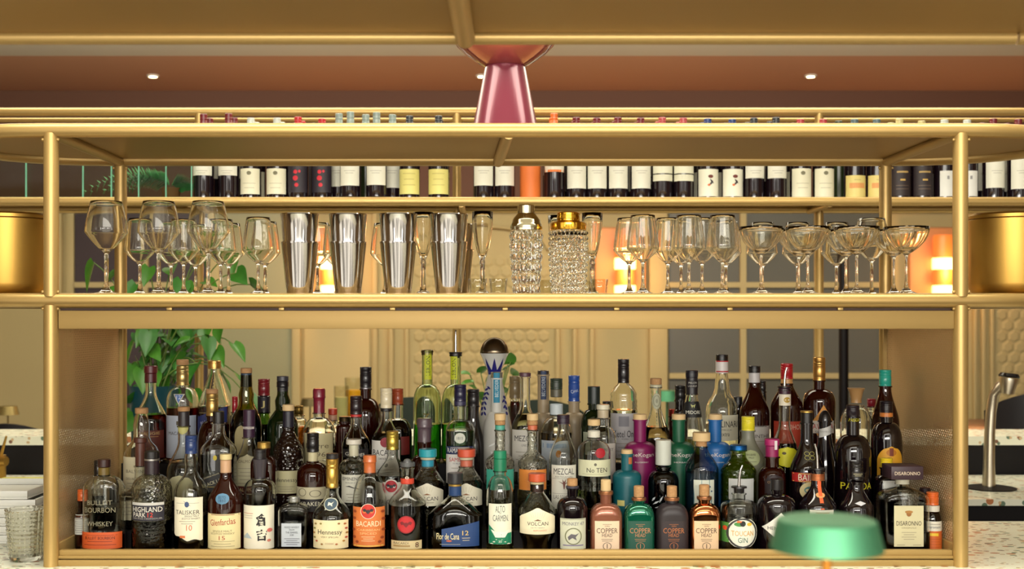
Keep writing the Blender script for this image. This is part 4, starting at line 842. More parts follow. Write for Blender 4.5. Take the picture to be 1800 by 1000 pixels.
bottle('rum_bottle', 'clear white rum bottle with cream cap and white bat label', 679, 2, 682, 26, 9.6, 736, 776, 'clear', ((90, 50, 40), 760, .15), [(682, 717, 10.4, (222, 208, 176), 'screw'), (717, 723, 10.0, (30, 26, 28), 'plain')],
       [('rect', 25, 775, 850, (226, 222, 214), [('BACARDI', 796, 44, 10, (34, 30, 32)), ('CARTA BLANCA', 806.5, 24, 3.2, (60, 56, 54)), ('@', 778, 17, 17, (150, 34, 50)), ('@', 817, 8, 8, (120, 116, 110))]+lines(826, 842, 4, 30))], [('CARTA BLANCA', 720, 17, 3, (226, 222, 210))], shape='slope')
bottle('liqueur_bottle', 'dark bottle with crinkled purple grey foil in front of the green cachaca', 746, 2, 735, 25, 12, 800, 830, 'brown', ((24, 14, 20), 812, .5), [(735, 778, 12.3, (92, 76, 84), 'wax')])
bottle('sambuca_bottle', 'clear square shouldered sambuca bottle with navy cap and navy white label', 809, 2, 676, 25.5, 10.5, 738, 758, 'clear', ((214, 220, 200), 756, .05), [(676, 705, 10.6, (28, 26, 60), 'screw'), (705, 714, 10.6, (56, 54, 84), 'plain')],
       [('oval', 9.5, 761, 780, (206, 208, 196), [('1815', 770.5, 11, 5, (70, 80, 76))]), ('rect', 24.5, 785, 799, (26, 40, 84), [('RAMAZZOTTI', 792, 44, 8, (232, 230, 222)), ln(787, 46, (206, 200, 180), .7)]), ('rect', 24.5, 799, 850, (224, 220, 214), [('SAMBUCA', 808, 38, 7, (190, 50, 40)), ('ITALIANO', 815, 24, 2.6, (90, 90, 110)), ln(823, 30)])], n=3, shape='round')
bottle('gin_bottle', 'clear bottle with white plastic stopper behind the red sealed gin', 1060, 2, 711, 23, 10.5, 750, 774, 'clear', ((200, 200, 180), 800, .1), [(711, 720, 11.5, (226, 220, 196), 'plain'), (720, 736, 10, (196, 180, 150), 'plain')],
       [('rect', 21, 780, 850, (196, 190, 182), [('BOTANIST', 791, 34, 5, (90, 80, 80))])])
def kogan(px, lab, c, txt2):
    bottle('whiskey_liqueur_bottle', lab, px, 2, 728, 27, 11, 776, 790, 'black', None, [(728, 739, 12, (226, 186, 142), 'wood')], (),
           [('theKogan', 801, 44, 9, (226, 214, 206)), (txt2, 813, 24, 2.6, (206, 196, 190))], gmat=mat('matte_bottle_%d' % px, c, .38))
kogan(1125, 'opaque magenta bottle with pale wooden stopper and white script', (126, 20, 84), 'BLUEBERRY')
kogan(1193, 'opaque forest green bottle with pale wooden stopper and white script', (20, 88, 58), 'HERBAL')
kogan(1257, 'opaque bright blue bottle with pale wooden stopper and white script', (28, 98, 166), 'ORIGINAL')
bottle('gin_bottle', 'frosted pale bottle with bright yellow cap and hexagonal label', 1315, 2, 732, 29, 11, 766, 812, 'frost', None, [(732, 758, 11.5, (236, 220, 50), 'screw')],
       [('oval', 16, 792, 820, (176, 184, 140), [('RHUBARB', 800, 16, 3.4, (60, 60, 40)), ('MILD', 805, 9, 3, (60, 60, 40)), ln(812, 18, (110, 110, 80))])], shape='slope', gmat=mat('frosted_olive_glass', (128, 128, 112), .4))
bottle('liqueur_bottle', 'clear bottle with pouring spout and round yellow green label', 1379, 2, 676, 22, 10, 744, 790, 'clear', ((120, 96, 60), 778, .15), [(682, 693, 10.8, (56, 22, 44), 'plain')],
       [('rect', 10.5, 694, 714, (226, 216, 196), [('@', 704, 12, 10, (176, 140, 50), 2)], 0, 10.6), ('oval', 22, 786, 822, (214, 208, 40), [('@', 797, 7, 5, (90, 76, 30), -6)])], shape='slope', gtop=684, pour=(682, 646, 4))
bottle('liqueur_bottle', 'slender black bottle with round black stopper and white ribbon band', 1450, 2, 721, 21, 10.5, 752, 830, 'black', None, [(721, 741, 11, BLK, 'dome')],
       [('slant', 15, 752, 767, (206, 204, 200), [('SAMBUCA', 760, 20, 3, (150, 146, 140))])], shape='slope')
bottle('coffee_liqueur_bottle', 'dark liqueur bottle with orange zigzag neck band and yellow sun label', 1558, 2, 705, 27, 10.8, 742, 776, 'black', None, [(705, 725, 11, (20, 8, 18), 'screw'), (725, 734, 11.2, (214, 128, 60), 'plain')],
       [('arch', 22, 785, 850, (222, 160, 40), [('KAHLUA', 832, 30, 9, (150, 60, 30)), ('@', 796, 18, 12, (190, 120, 30)), ('=', 795, 7, 14, (120, 50, 30)), ln(845, 28, (190, 60, 30), 2)])])

# ---- fourth row (3)
bottle('cognac_bottle', 'whisky bottle with gold embossed neck foil in front of the blue label bottle', 373, 3, 684, 25, 10, 740, 775, 'brown', ((90, 50, 24), 770, .2), [(684, 692, 10.4, (176, 116, 80), 'cork'), (692, 732, 10.4, (200, 166, 100), 'metal')])
bottle('whisky_bottle', 'amber green whisky bottle with tan cork and slate blue capsule', 433, 3, 647, 27, 10, 706, 746, 'olive', ((60, 34, 14), 720, .3), [(647, 656, 10, (196, 130, 80), 'cork'), (656, 680, 9.8, (44, 66, 88), 'plain')],
       [('arch', 12, 748, 800, (190, 176, 130), [], -4)], prof=[(25, 848), (27, 840), (27, 748), (25, 736), (20, 724), (14, 712), (12.5, 704), (13.5, 694), (10.5, 682), (10, 660), (9, 656)])
bottle('whisky_bottle', 'dark green bulb necked whisky bottle with black capsule', 497, 3, 661, 27, 10, 722, 744, 'dkgreen', ((30, 34, 10), 735, .3), [(661, 670, 10.4, (50, 50, 60), 'plain'), (670, 697, 10, (18, 18, 26), 'wax')], prof=[(26, 848), (27, 840), (27, 750), (25, 738), (18, 728), (12.5, 720), (13.5, 704), (10, 694), (9, 672)])
bottle('whiskey_bottle', 'clear bottle dipped in dark red wax with a cream label', 561, 3, 683, 28, 10, 734, 762, 'clear', ((60, 24, 20), 790, .2), [(683, 727, 10.2, (128, 26, 50), 'wax')],
       [('rect', 25, 762, 846, (206, 194, 150), [('Pierre', 784, 40, 9, (110, 96, 70)), ('1496', 799, 30, 8, (110, 96, 70))]+lines(810, 836, 5, 36), 1)])
bottle('vermouth_bottle', 'short dark olive bottle standing behind the red ringed rum', 606, 3, 732, 15, 10, 745, 752, 'brown', ((40, 30, 14), 760, .3), [(732, 742, 10, (60, 48, 30), 'metal')])
bottle('rum_bottle', 'dark rum bottle with rusty orange screw cap', 699, 3, 683, 25, 9.4, 736, 764, 'clear', ((56, 18, 14), 738, .35), [(683, 712, 10, (162, 70, 36), 'screw')], [('rect', 22, 768, 800, (110, 30, 24), ())])
bottle('liqueur_bottle', 'tall slim black bottle with black capsule between sambuca and white decanter', 832, 3, 684, 20, 10, 730, 790, 'black', None, [(684, 715, 10.4, (26, 22, 26), 'screw')], shape='slope')
bottle('vodka_bottle', 'frosted vodka bottle with silver cap and teal neck label', 873, 3, 654, 24, 10, 724, 760, 'frost', None, [(654, 666, 10.5, (200, 200, 190), 'metal')],
       [('rect', 5.6, 656, 709, (30, 128, 160), [('BELVEDERE', 682, 34, 6, (216, 226, 226), 0, PI/2)], 0, 10.6)], [('@', 782, 14, 3, (240, 240, 236), -8, .5), ('@', 790, 14, 3, (240, 240, 236), 4, 1.2), ('@', 800, 16, 3, (240, 240, 236), -6, 2.2)])
bottle('mezcal_bottle', 'long necked clear mezcal bottle with dark purple cap and white label', 923, 3, 655, 23.5, 9, 712, 752, 'clear', ((216, 216, 190), 728, .08), [(655, 662, 10.2, (92, 56, 70), 'plain')],
       [('rect', 23, 756, 830, (228, 224, 214), [('MEZCAL', 771, 38, 10, (70, 66, 66)), ('UNION', 783, 14, 4, (120, 116, 110))]+lines(795, 815, 4, 34))], shape='slope', gtop=662)
bottle('rum_bottle', 'clear bottle with dark green screw cap, white neck band and blue sun label', 978, 3, 665, 28, 10, 734, 768, 'clear', ((200, 184, 150), 760, .08), [(665, 684, 10.8, (44, 56, 44), 'screw'), (684, 698, 10.5, (92, 88, 70), 'plain'), (710, 730, 11.5, (206, 216, 220), 'plain')],
       [('rect', 27, 775, 845, (206, 216, 226), [('@', 798, 13, 13, (230, 150, 50), 0), ('=', 784, 50, 8, (150, 176, 206))]), ])
bottle('liqueur_bottle', 'dark green bottle with green black capsule beside the frosted blue capped one', 1044, 3, 679, 23, 10, 720, 748, 'dkgreen', ((26, 26, 10), 745, .3), [(679, 711, 10.8, (22, 36, 34), 'plain')], [('rect', 20, 760, 800, (190, 196, 170), [])])
bottle('liqueur_bottle', 'ribbed clear decanter with squared cork and oval glass medal', 1153, 3, 665, 25, 9, 712, 775, 'clear', ((206, 190, 150), 750, .06), [(665, 676, 10, (222, 186, 140), 'cork'), (676, 682, 10.6, (196, 190, 160), 'plain', 'glass_collar')],
       [('oval', 8, 692, 721, (176, 176, 150), [('O', 706, 12, 20, (130, 130, 106)), ('@', 706, 4, 8, (140, 140, 116))], 0, 10)], shape='slope', ripple=lambda a, z: .03*math.cos(a*14))
bottle('liqueur_bottle', 'clear melon liqueur bottle with black cap and black diamond label', 1216, 3, 651, 28, 10, 696, 790, 'clear', ((150, 150, 60), 770, .1), [(651, 663, 11, (26, 24, 36), 'screw'), (663, 694, 10.5, (30, 26, 32), 'plain')],
       [('rect', 10.5, 670, 683, (30, 26, 32), [('MELON', 674, 15, 3.6, (190, 186, 176)), ('LIQUEUR', 680, 16, 3.6, (190, 186, 176))], 0, 10.7), ('crown', 16.5, 707, 735, (22, 22, 24), [('MIDORI', 726, 25, 6, (232, 230, 214)), (((-.5, .5), (-.2, -.5), (0, .3), (.2, -.5), (.5, .5), (0, .1)), 715, 9, 7, (190, 190, 120))])], shape='cone')
bottle('sambuca_bottle', 'faceted glass carafe bottle with bell shaped brass cap', 1505, 3, 682, 27, 12, 716, 746, 'clear', ((180, 170, 150), 800, .08), [(682, 708, 15, (176, 134, 84), 'cup')], shape='round', ripple=lambda a, z: .05*math.cos(a*8), gtop=712)

# ---- back row (4)
bottle('whisky_bottle', 'copper brown whisky bottle with maroon capsule next to the trailing plant', 265, 4, 643, 29, 9, 688, 742, 'clear', ((140, 60, 26), 728, .3), [(643, 656, 11.5, (92, 26, 36), 'plain'), (656, 673, 10.5, (84, 24, 32), 'plain')],
       [('rect', 27, 757, 806, (96, 36, 22), [('MORANGIE', 762, 44, 5, (206, 170, 110)), ln(768, 40, (190, 140, 80))])], shape='slope')
bottle('whisky_bottle', 'clear whisky bottle with gold foil neck, blue triangle and pale blue label', 321, 4, 632, 27.5, 10, 680, 706, 'clear', ((140, 66, 26), 716, .2), [(632, 642, 10.6, (196, 156, 106), 'cork'), (643, 677, 10.4, (196, 170, 112), 'metal')],
       [('tri', 10, 693, 712, (206, 200, 180), [('12', 698.5, 8, 6, (222, 226, 236))]), ('tri', 7.5, 694, 709, (90, 120, 180), [('12', 698.5, 8, 6, (222, 226, 236))], 0, None, .0012), ('rect', 26.5, 731, 806, (196, 204, 220), [('MACALLAN', 762, 38, 6, (80, 70, 70)), ('=', 744, 8, 7, (90, 80, 60))])])
bottle('whisky_bottle', 'square clear whisky bottle with brass stopper and slanted blue label', 377, 4, 634, 26.5, 9, 656, 712, 'clear', ((120, 40, 26), 714, .25), [(634, 648, 11.4, (206, 164, 96), 'metal')],
       [('slant', 26, 724, 752, (40, 50, 110), [('BLUE LABEL', 738, 40, 6, (180, 180, 206), 0, .35), ln(726, 44, (190, 170, 110), .7)])], shape='cone', n=4.5, dr=.9)
bottle('liqueur_miniature', 'slim small bottle with red capsule between blue label and cork stoppered ones', 413, 4, 697, 9, 6, 730, 740, 'clear', ((120, 50, 30), 745, .3), [(697, 726, 5, (176, 30, 44), 'screw')])
bottle('whiskey_bottle', 'green whiskey bottle with dark red capsule and black neck label', 464, 4, 666, 21, 9.5, 727, 762, 'green', ((40, 70, 16), 745, .25), [(666, 695, 10.3, (122, 20, 34), 'screw'), (696, 726, 11, (24, 18, 30), 'plain')],
       [('rect', 9, 700, 722, (24, 18, 30), [('J', 712, 7, 13, (206, 190, 120))], 0, 11.2)], shape='slope')
bottle('brandy_bottle', 'small clear bottle with olive gold cap behind the embossed cognac', 525, 4, 713, 16, 9, 735, 746, 'clear', ((190, 140, 70), 750, .15), [(713, 731, 8.5, (150, 120, 60), 'metal')])
bottle('brandy_bottle', 'small bottle with orange red cap behind the wax dipped whiskey', 585, 4, 718, 13, 8, 745, 755, 'clear', ((150, 60, 36), 760, .2), [(718, 729, 8, (190, 60, 36), 'plain'), (729, 740, 7.8, (200, 150, 120), 'plain')])
bottle('liqueur_bottle', 'tall dark red liqueur bottle with ribbed black capsule', 643, 4, 645, 27, 9.3, 700, 734, 'brown', ((50, 8, 14), 735, .35), [(645, 680, 10.2, (26, 20, 26), 'screw'), (680, 685, 10, (150, 146, 150), 'metal')], shape='round')
def leblon(px, lab, y_, pour=None, dxl=2):
    bottle('cachaca_bottle', lab, px, 4, 615 if not pour else 622, 24.5, 9.4, 676, 706, 'sea', ((96, 170, 70), 745, .12), [(615, 624, 10.3, (110, 100, 80), 'metal')] if not pour else [(619, 626, 11, (36, 22, 30), 'plain')],
           [('rect', 6, 617 if not pour else 627, 668, (200, 206, 40), [('LEBLON', 644 if not pour else 648, 34, 7, (60, 66, 20), dxl, PI/2)], dxl, 9.9), ], [('z', 732, 12, 10, (110, 96, 30))], pour=pour, gtop=(617 if not pour else 624))
leblon(751, 'green tinted cachaca bottle with metal cap and lime neck label', 0)
leblon(801, 'green tinted cachaca bottle with tall pouring spout and lime neck label', 0, (622, 580, 0), -3)
def clase(t, s, Z, ZL, L):
    bm = bmesh.new(); pts = [(11.0, 658), (12.0, 650), (14.5, 645), (17, 640), (19.5, 634), (22, 628)]; N = 96
    def rr(y):
        for (a, ya), (b, yb) in zip(pts, pts[1:]):
            if yb <= y <= ya: return (a+(b-a)*(ya-y)/(ya-yb))/s
        return pts[0][0]/s
    cells = {}
    for i in range(N+1):
        for j in range(13):
            a = 2*PI*i/N; saw = abs(((i*8/N) % 1)-.5)*2; ytop = 650-21*saw**1.5; y = 658+(ytop-658)*j/12
            cells[i, j] = bm.verts.new(((rr(y)+.0007)*math.sin(a), -(rr(y)+.0007)*math.cos(a), Z(y)))
    for i in range(N):
        for j in range(12): bm.faces.new((cells[i, j], cells[i+1, j], cells[i+1, j+1], cells[i, j+1]))
    link('painted_collar', me_from(bm), mat('cobalt_glaze', (36, 34, 120), .15, coat=.5), t)
    lathe('silver_dome_stopper', [(0, Z(622)), (24.5/s, Z(622)), (25.5/s, Z(620))]+[(25*math.cos(a)/s, Z(620)+27*math.sin(a)/s) for a in [k*PI/18 for k in range(1, 9)]]+[(0, Z(593))], mat('antique_silver', (120, 106, 88), .25, .95), t, 40)
BLU = (36, 34, 120)
bottle('tequila_decanter', 'white ceramic tequila decanter painted blue with a silver dome stopper', 869, 4, 593, 33, 9, 655, 760, 'black', None, [], (),
       [('@', y, 7, 3.4, BLU, x, ro) for x, y, ro in ((-14, 686, .6), (-10, 683, 2.4), (-17, 694, .9), (-12, 693, 2.2), (-19, 702, 1.0), (-14, 701, 2.2), (-21, 711, 1.1), (-16, 710, 2.1), (-22, 720, 1.2), (-17, 719, 2), (-22, 729, 1.2), (-17, 728, 2), (18, 700, 2.2), (20, 709, 2.1), (16, 706, 1.), (21, 719, 2.0), (22, 728, 2.0), (18, 716, 1.1))],
       prof=[(30, 811), (33, 800), (34, 780), (32, 755), (26, 725), (19, 695), (14, 670), (11, 658), (12, 650), (17, 640), (22, 628), (25.5, 621), (24, 620)], gmat=mat('white_ceramic_glaze', (214, 212, 206), .15, coat=.6), Y=3.492, extra=clase)
bottle('liqueur_bottle', 'slim red bottle with khaki capsule behind the frosted vodka', 905, 4, 661, 8.5, 7.5, 706, 716, 'clear', ((140, 20, 36), 706, .4), [(661, 700, 9.6, (130, 112, 80), 'screw')], Y=3.54)
bottle('vodka_bottle', 'frosted vodka bottle with dark blue neck strip behind the orange banded one', 955, 4, 651, 18, 10, 725, 745, 'frost', None, [(651, 660, 10.2, (120, 110, 96), 'metal')],
       [('rect', 5, 653, 703, (40, 56, 92), [('BELVEDERE', 680, 34, 6, (206, 214, 222), 0, PI/2)], 0, 10.4)], gmat=mat('frosted_beige_glass', (170, 150, 120), .4), n=2)
bottle('vodka_bottle', 'frosted vodka bottle with bright blue capsule and white script', 1009, 4, 660, 20, 9.6, 725, 745, 'frost', None, [(660, 707, 9.9, (34, 76, 160), 'screw')],
       [('rect', 8, 676, 694, (34, 76, 160), [('Ciroc', 688, 13, 6, (220, 226, 236), 0, .3)], 0, 10.3)], gmat=mat('frosted_beige_glass', (170, 150, 120), .4))
bottle('vodka_bottle', 'clear ribbed vodka bottle with tall black capsule and silver grey label', 1096, 4, 631, 24, 9.6, 678, 700, 'clear', ((226, 226, 206), 720, .05), [(631, 673, 10, (24, 16, 22), 'screw')],
       [('rect', 23.5, 727, 806, (198, 194, 196), [('Ketel One', 763, 40, 12, (30, 26, 34)), ('VODKA', 772, 12, 3, (60, 56, 60)), ('=', 741, 18, 18, (150, 148, 156), -2)]+lines(780, 800, 4, 34))],
       prof=[(23, 811), (24, 804), (24, 722), (23.2, 718), (24, 714), (23.2, 710), (24, 706), (23, 700), (22.5, 697), (23.2, 693), (21, 687), (16, 680), (11, 676), (9.8, 672), (9.6, 668), (9, 640)])
bottle('liqueur_bottle', 'slim black bottle standing behind the melon liqueur', 1196, 4, 677, 12, 9.5, 720, 735, 'black', None, [(677, 705, 9.8, BLK, 'screw')])
bottle('sambuca_bottle', 'clear round shouldered sambuca bottle with black cap and red edged white collar', 1269, 4, 623, 28, 9.6, 662, 708, 'clear', ((224, 222, 200), 745, .05), [(623, 634, 10.8, BLK, 'screw'), (634, 656, 11, (226, 218, 214), 'plain')],
       [('rect', 11, 635, 637, (190, 40, 50), (), 0, 11.2), ('rect', 11, 653, 655, (190, 40, 50), (), 0, 11.2), ('rect', 26, 730, 775, (206, 200, 176), [('MOLINARI', 746, 48, 11, (30, 26, 24)), ('SAMBUCA', 756, 24, 2.6, (90, 84, 70)), ('extra', 764, 16, 6, (70, 64, 54))])],
       prof=[(27, 811), (28, 804), (28, 724), (27, 714), (23, 704), (16, 694), (13, 684), (12, 672), (10.6, 660), (10, 654), (9, 640)])
bottle('absinthe_bottle', 'dark amber absinthe bottle with black cap and white neck band', 1326, 4, 643, 26, 9.3, 674, 728, 'brown', ((60, 14, 10), 728, .3), [(643, 655, 10.5, BLK, 'screw'), (655, 674, 9.8, (206, 200, 200), 'plain')],
       [('rect', 25, 749, 806, (190, 184, 176), [('ABSINTHE', 767, 44, 6, (70, 60, 56)), ln(750, 48, (60, 50, 50), 1), ln(776, 30)])], shape='slope')
bottle('liqueur_bottle', 'dark bulbous liqueur bottle with bright red cap and orange red label', 1383, 4, 639, 28, 10, 672, 716, 'brown', ((50, 10, 10), 716, .35), [(639, 666, 10.6, (176, 22, 34), 'screw'), (666, 676, 10.2, (206, 150, 90), 'plain')],
       [('rect', 26, 741, 790, (190, 66, 44), [('ALCOHOL', 751, 42, 9, (232, 190, 170))])], shape='slope')
bottle('amaro_bottle', 'tall black amaro bottle with ribbed gold capsule and orange diamond label', 1440, 4, 628, 28, 9.5, 684, 706, 'brown', ((20, 6, 10), 700, .6), [(628, 670, 10.5, (196, 150, 82), 'metal')],
       [('diamond', 22, 712, 782, (220, 150, 60), [('=', 751, 40, 22, (226, 214, 200)), ('AVERNA', 750, 36, 9, (190, 30, 40)), ('SICILIANO', 760, 28, 5, (60, 50, 60))])], shape='round')
bottle('liqueur_miniature', 'slim bottle with red cap between the carafe and the teal capped bottle', 1532, 4, 701, 9, 7, 722, 735, 'clear', ((206, 196, 180), 740, .2), [(701, 716, 7.6, (150, 26, 44), 'screw')])
bottle('wine_aperitif_bottle', 'dark bottle with bright turquoise capsule in front of the mesh side', 1556, 3, 650, 24, 10.2, 682, 745, 'brown', ((30, 8, 14), 700, .5), [(650, 680, 10.4, (36, 166, 146), 'screw')], [('rect', 24, 757, 775, (200, 196, 190), [])], shape='slope')

bottle('liqueur_miniature', 'slim bottle with black cap behind the white necked amber bottle', 1339, 4, 669, 8, 7, 690, 700, 'black', None, [(669, 690, 7.5, BLK, 'screw')], Y=3.535)
bottle('liqueur_miniature', 'slim bottle with black cap between the round sambuca and the amber bottle', 1297, 4, 697, 9, 8, 715, 722, 'black', None, [(697, 710, 8, BLK, 'screw')], Y=3.53)
bottle('liqueur_miniature', 'slim bottle with rusty red cap beside the ribbed decanter', 1184, 4, 719, 9, 8, 740, 750, 'brown', None, [(719, 733, 8.5, (130, 40, 28), 'metal')], Y=3.535)
bottle('liqueur_miniature', 'slim bottle with black cap beside the ribbed vodka', 1066, 4, 705, 7, 6, 722, 730, 'black', None, [(705, 714, 7, BLK, 'screw')], Y=3.53)

# ------------------------------------------------------------------ wine rack behind
YW = 4.29; SW_ = F/YW
wr = thing('wine_rack', 'gold tubular rack carrying a long row of wine bottles behind the bar', 'rack', (0, 0, 0))
YBR = 4.57
ztw = CZ+(VY-197)/(F/YBR)
for y_, zz, r_ in ((4.27, CZ+(VY-354)/(F/4.27), .0158), (YBR, CZ+(VY-354)/(F/4.27), .0158), (YBR, ztw, .0165), (YBR+.06, CZ+(VY-211)/(F/(YBR+.06)), .0085)):
    tube('rack_rail', [(-3.1+.1*k, y_, zz) for k in range(63)], r_, GOLD, wr, 16)
zsw = CZ+(VY-354)/(F/4.27)+.010
box('shelf_plate', (-3.1, 4.28, zsw-.003), (3.1, YBR-.01, zsw+.003), GOLDS, wr)
for px in (350, 803, 1440, -130, 1960):
    x = wx(px, YBR); tube('post', [(x, YBR, C1+.0003), (x, YBR, ztw-.006)], .0165, GOLD, wr, 18)
    tube('rail_bracket', [(x, YBR, ztw-.03), (x, YBR+.06, ztw-.03)], .006, GOLD, wr, 10)
for px in (345, 812, 1446):
    x = wx(px, 4.38); tube('cross_tube', [(x, 4.285, zsw-.018), (x, YBR-.005, zsw-.018)], .012, GOLD, wr, 12)
ZW = zsw+.0035
W_RED, W_WHT, W_GRY = (112, 26, 34), (206, 210, 200), (140, 156, 150)
WINE = [(358, 201, W_RED, 'w', 308), (402, 200, W_RED, 'w', 308), (441, 208, W_WHT, 'f', 341), (487, 208, W_WHT, 'f', 341), (524, 206, (190, 40, 44), 'd', 338), (566, 209, (190, 40, 44), 'd', 338),
        (596, 200, W_GRY, 'w', 328), (616, 197, W_GRY, 'w', 326), (643, 202, W_GRY, 'h', 0), (662, 198, W_GRY, 'w', 325), (690, 202, W_GRY, 'w', 330), (720, 204, (50, 54, 60), 'y', 341), (771, 204, (50, 54, 60), 'y', 341),
        (850, 206, W_RED, 'w', 326), (887, 206, W_RED, 'w', 326), (932, 196, (226, 116, 50), 'o', 0), (974, 200, (226, 110, 44), 'a', 302), (1013, 207, W_RED, 'w', 331), (1049, 208, W_RED, 'w', 331), (1086, 207, W_RED, 'w', 331),
        (1126, 208, W_RED, 'w', 331), (1164, 207, (186, 80, 80), 't', 318), (1201, 208, (186, 80, 80), 't', 318), (1244, 209, (44, 64, 120), 'e', 345), (1287, 210, (44, 64, 120), 'e', 345), (1325, 208, (50, 54, 56), 'w', 313), (1364, 207, (50, 54, 56), 'w', 313),
        (1407, 210, (176, 60, 62), 'f', 347), (1447, 210, (176, 60, 62), 'f', 347), (1474, 213, (60, 70, 50), 'h', 0), (1502, 210, (90, 110, 116), 'p', 348), (1541, 210, (90, 110, 116), 'p', 348), (1581, 209, (206, 190, 130), 'k', 344), (1620, 213, (206, 190, 130), 'k', 344),
        (1660, 211, W_WHT, 's', 345), (1700, 211, W_WHT, 's', 345), (1746, 209, W_RED, 'w', 330), (1790, 210, W_RED, 'w', 332), (1832, 210, W_RED, 'w', 332)]
DESC = {'w': 'white label', 'f': 'cream crest label', 'd': 'black label with red dots', 'h': 'plain dark shoulder', 'y': 'pale yellow label', 'o': 'solid orange wrapped body', 'a': 'white orange edged label', 't': 'split white label',
        'e': 'label with small figure', 'p': 'yellow label', 'k': 'black label with gold print', 's': 'narrow white label'}
NEAR = {358: 'first from the reeded glass', 402: 'second from the reeded glass panels', 441: 'third from the reeded glass panels', 487: 'fourth from the reeded glass panels', 524: 'next to the crest labels', 566: 'next to the grey capped group',
        596: 'outermost of the grey capped group', 616: 'second of the grey capped group', 643: 'inside the grey capped group', 662: 'fourth of the grey capped group', 690: 'last of the grey capped group', 720: 'one place before the rack post', 771: 'right beside the rack post',
        850: 'below the pink lamp, post side', 887: 'below the pink lamp, orange bottle side', 932: 'the only one of its kind', 974: 'next to the orange bottle', 1013: 'first plain one past the orange pair', 1049: 'second one past the orange pair', 1086: 'third plain one past the orange pair',
        1126: 'fourth plain one past the orange pair', 1164: 'before its twin', 1201: 'after its twin', 1244: 'before its twin', 1287: 'after its twin', 1325: 'just past the figure labels', 1364: 'second past the figure labels', 1407: 'before the one at the far post', 1447: 'in front of the far post',
        1474: 'half hidden past the far post', 1502: 'fully visible one', 1541: 'half behind the gold tube', 1581: 'beside the gold tube', 1620: 'second past the gold tube', 1660: 'before the gold post', 1700: 'behind the gold post', 1746: 'just past the gold post', 1790: 'second past the gold post', 1832: 'third past the gold post'}
def wine(px, top, capc, kind, yb):
    Y = 4.38 if kind != 'h' else 4.438
    if px in (596, 690): Y = 4.44
    if px in (616, 662): Y = 4.34
    r_ = 18.2 if kind != 'h' else 14.5
    word = {str(W_RED): 'red', str(W_WHT): 'white', str(W_GRY): 'grey green'}.get(str(capc), {'d': 'bright red', 'y': 'black', 'o': 'orange', 'a': 'orange', 't': 'pink red', 'e': 'blue', 'w': 'black', 'f': 'rose red', 'h': 'dark', 'p': 'grey teal', 'k': 'cream'}.get(kind, 'dark'))
    lab = 'wine bottle, %s capsule, %s, %s' % (word, DESC[kind], NEAR[px])
    L = []; LC = (228, 226, 210)
    if kind == 'w': L = [('rect', 16.6, 272, yb, LC, [ln(300, 20, (170, 166, 150), .8), ln(304, 14, (170, 166, 150), .8)])]
    elif kind == 'f': L = [('rect', 17, 296, yb, (230, 226, 200), [('@', 304, 8, 7, (120, 116, 90)), ln(322, 22, (176, 170, 140), .8), ln(330, 18, (176, 170, 140), .8)])]
    elif kind == 'd': L = [('rect', 17, 285, yb, (40, 34, 44), [('@', 302, 7, 7, (206, 30, 50), -2), ('@', 313, 9, 9, (206, 30, 50), -2), ('@', 325, 7, 7, (206, 30, 50), 0), ('@', 301, 4, 5, (206, 30, 50), 5)])]
    elif kind == 'y': L = [('rect', 17.4, 297, yb, (226, 216, 130), [ln(305, 22, (190, 176, 100), 1), ln(315, 18, (190, 176, 100), 1), ln(325, 22, (190, 176, 100), 1)])]
    elif kind == 'o': L = []
    elif kind == 'a': L = [('rect', 17, 285, yb, (226, 220, 200), [('=', 300, 33, 4, (226, 120, 50))])]
    elif kind == 't': L = [('rect', 17.3, 280, 304.5, (226, 224, 200), ()), ('rect', 17.3, 306.5, yb, (226, 224, 200), ())]
    elif kind == 'e': L = [('rect', 17.6, 297, yb, (234, 232, 212), [('@', 310, 9, 6, (110, 50, 40), 2), (((-.3, .5), (.3, .2), (.5, -.2), (-.2, -.1), (-.5, -.5), (.1, -.3)), 320, 9, 12, (50, 44, 50), 3), ('@', 325, 5, 4, (220, 110, 50), -1)])]
    elif kind == 'p': L = [('rect', 17.4, 308, yb, (226, 208, 130), [('=', 326, 26, 9, (226, 160, 96)), ln(316, 12, (180, 160, 100), .8)])]
    elif kind == 'k': L = [('rect', 17, 292, yb, (44, 34, 36), [('=', 302, 20, 3, (180, 150, 90)), ('=', 316, 9, 3, (206, 170, 90)), ln(326, 22, (120, 100, 80), .8), ln(332, 22, (120, 100, 80), .8)])]
    elif kind == 's': L = [('rect', 13, 300, yb, (226, 226, 220), [('=', 312, 4, 6, (150, 150, 150))])]
    gm = None
    if kind == 'o': gm = mat('orange_wrap', (224, 116, 50), .5)
    elif kind == 'h': gm = mat('olive_wine_glass', (44, 52, 30), .12)
    else: gm = mat('dark_wine_glass', (24, 14, 20), .07, coat=.5)
    return bottle('wine_bottle', lab, px, 0, top, r_, 6.2, 246, 268, 'black', None, [(top, 234, 6.6, capc, 'screw')], L, Y=Y, zb=ZW, grp='wine bottles on the back rack', gmat=gm)
for w_ in WINE:
    first = wine(*w_)
    if w_[3] == 'h' or w_[0] in (566, 596, 616, 662, 690, 720, 932, 1447, 1502, 1832): continue
    second = tree(first); second.location.y += .094              # its twin in the second row
    second['label'] = 'second-row wine bottle behind the %s, %s' % (DESC[w_[3]], NEAR[w_[0]])

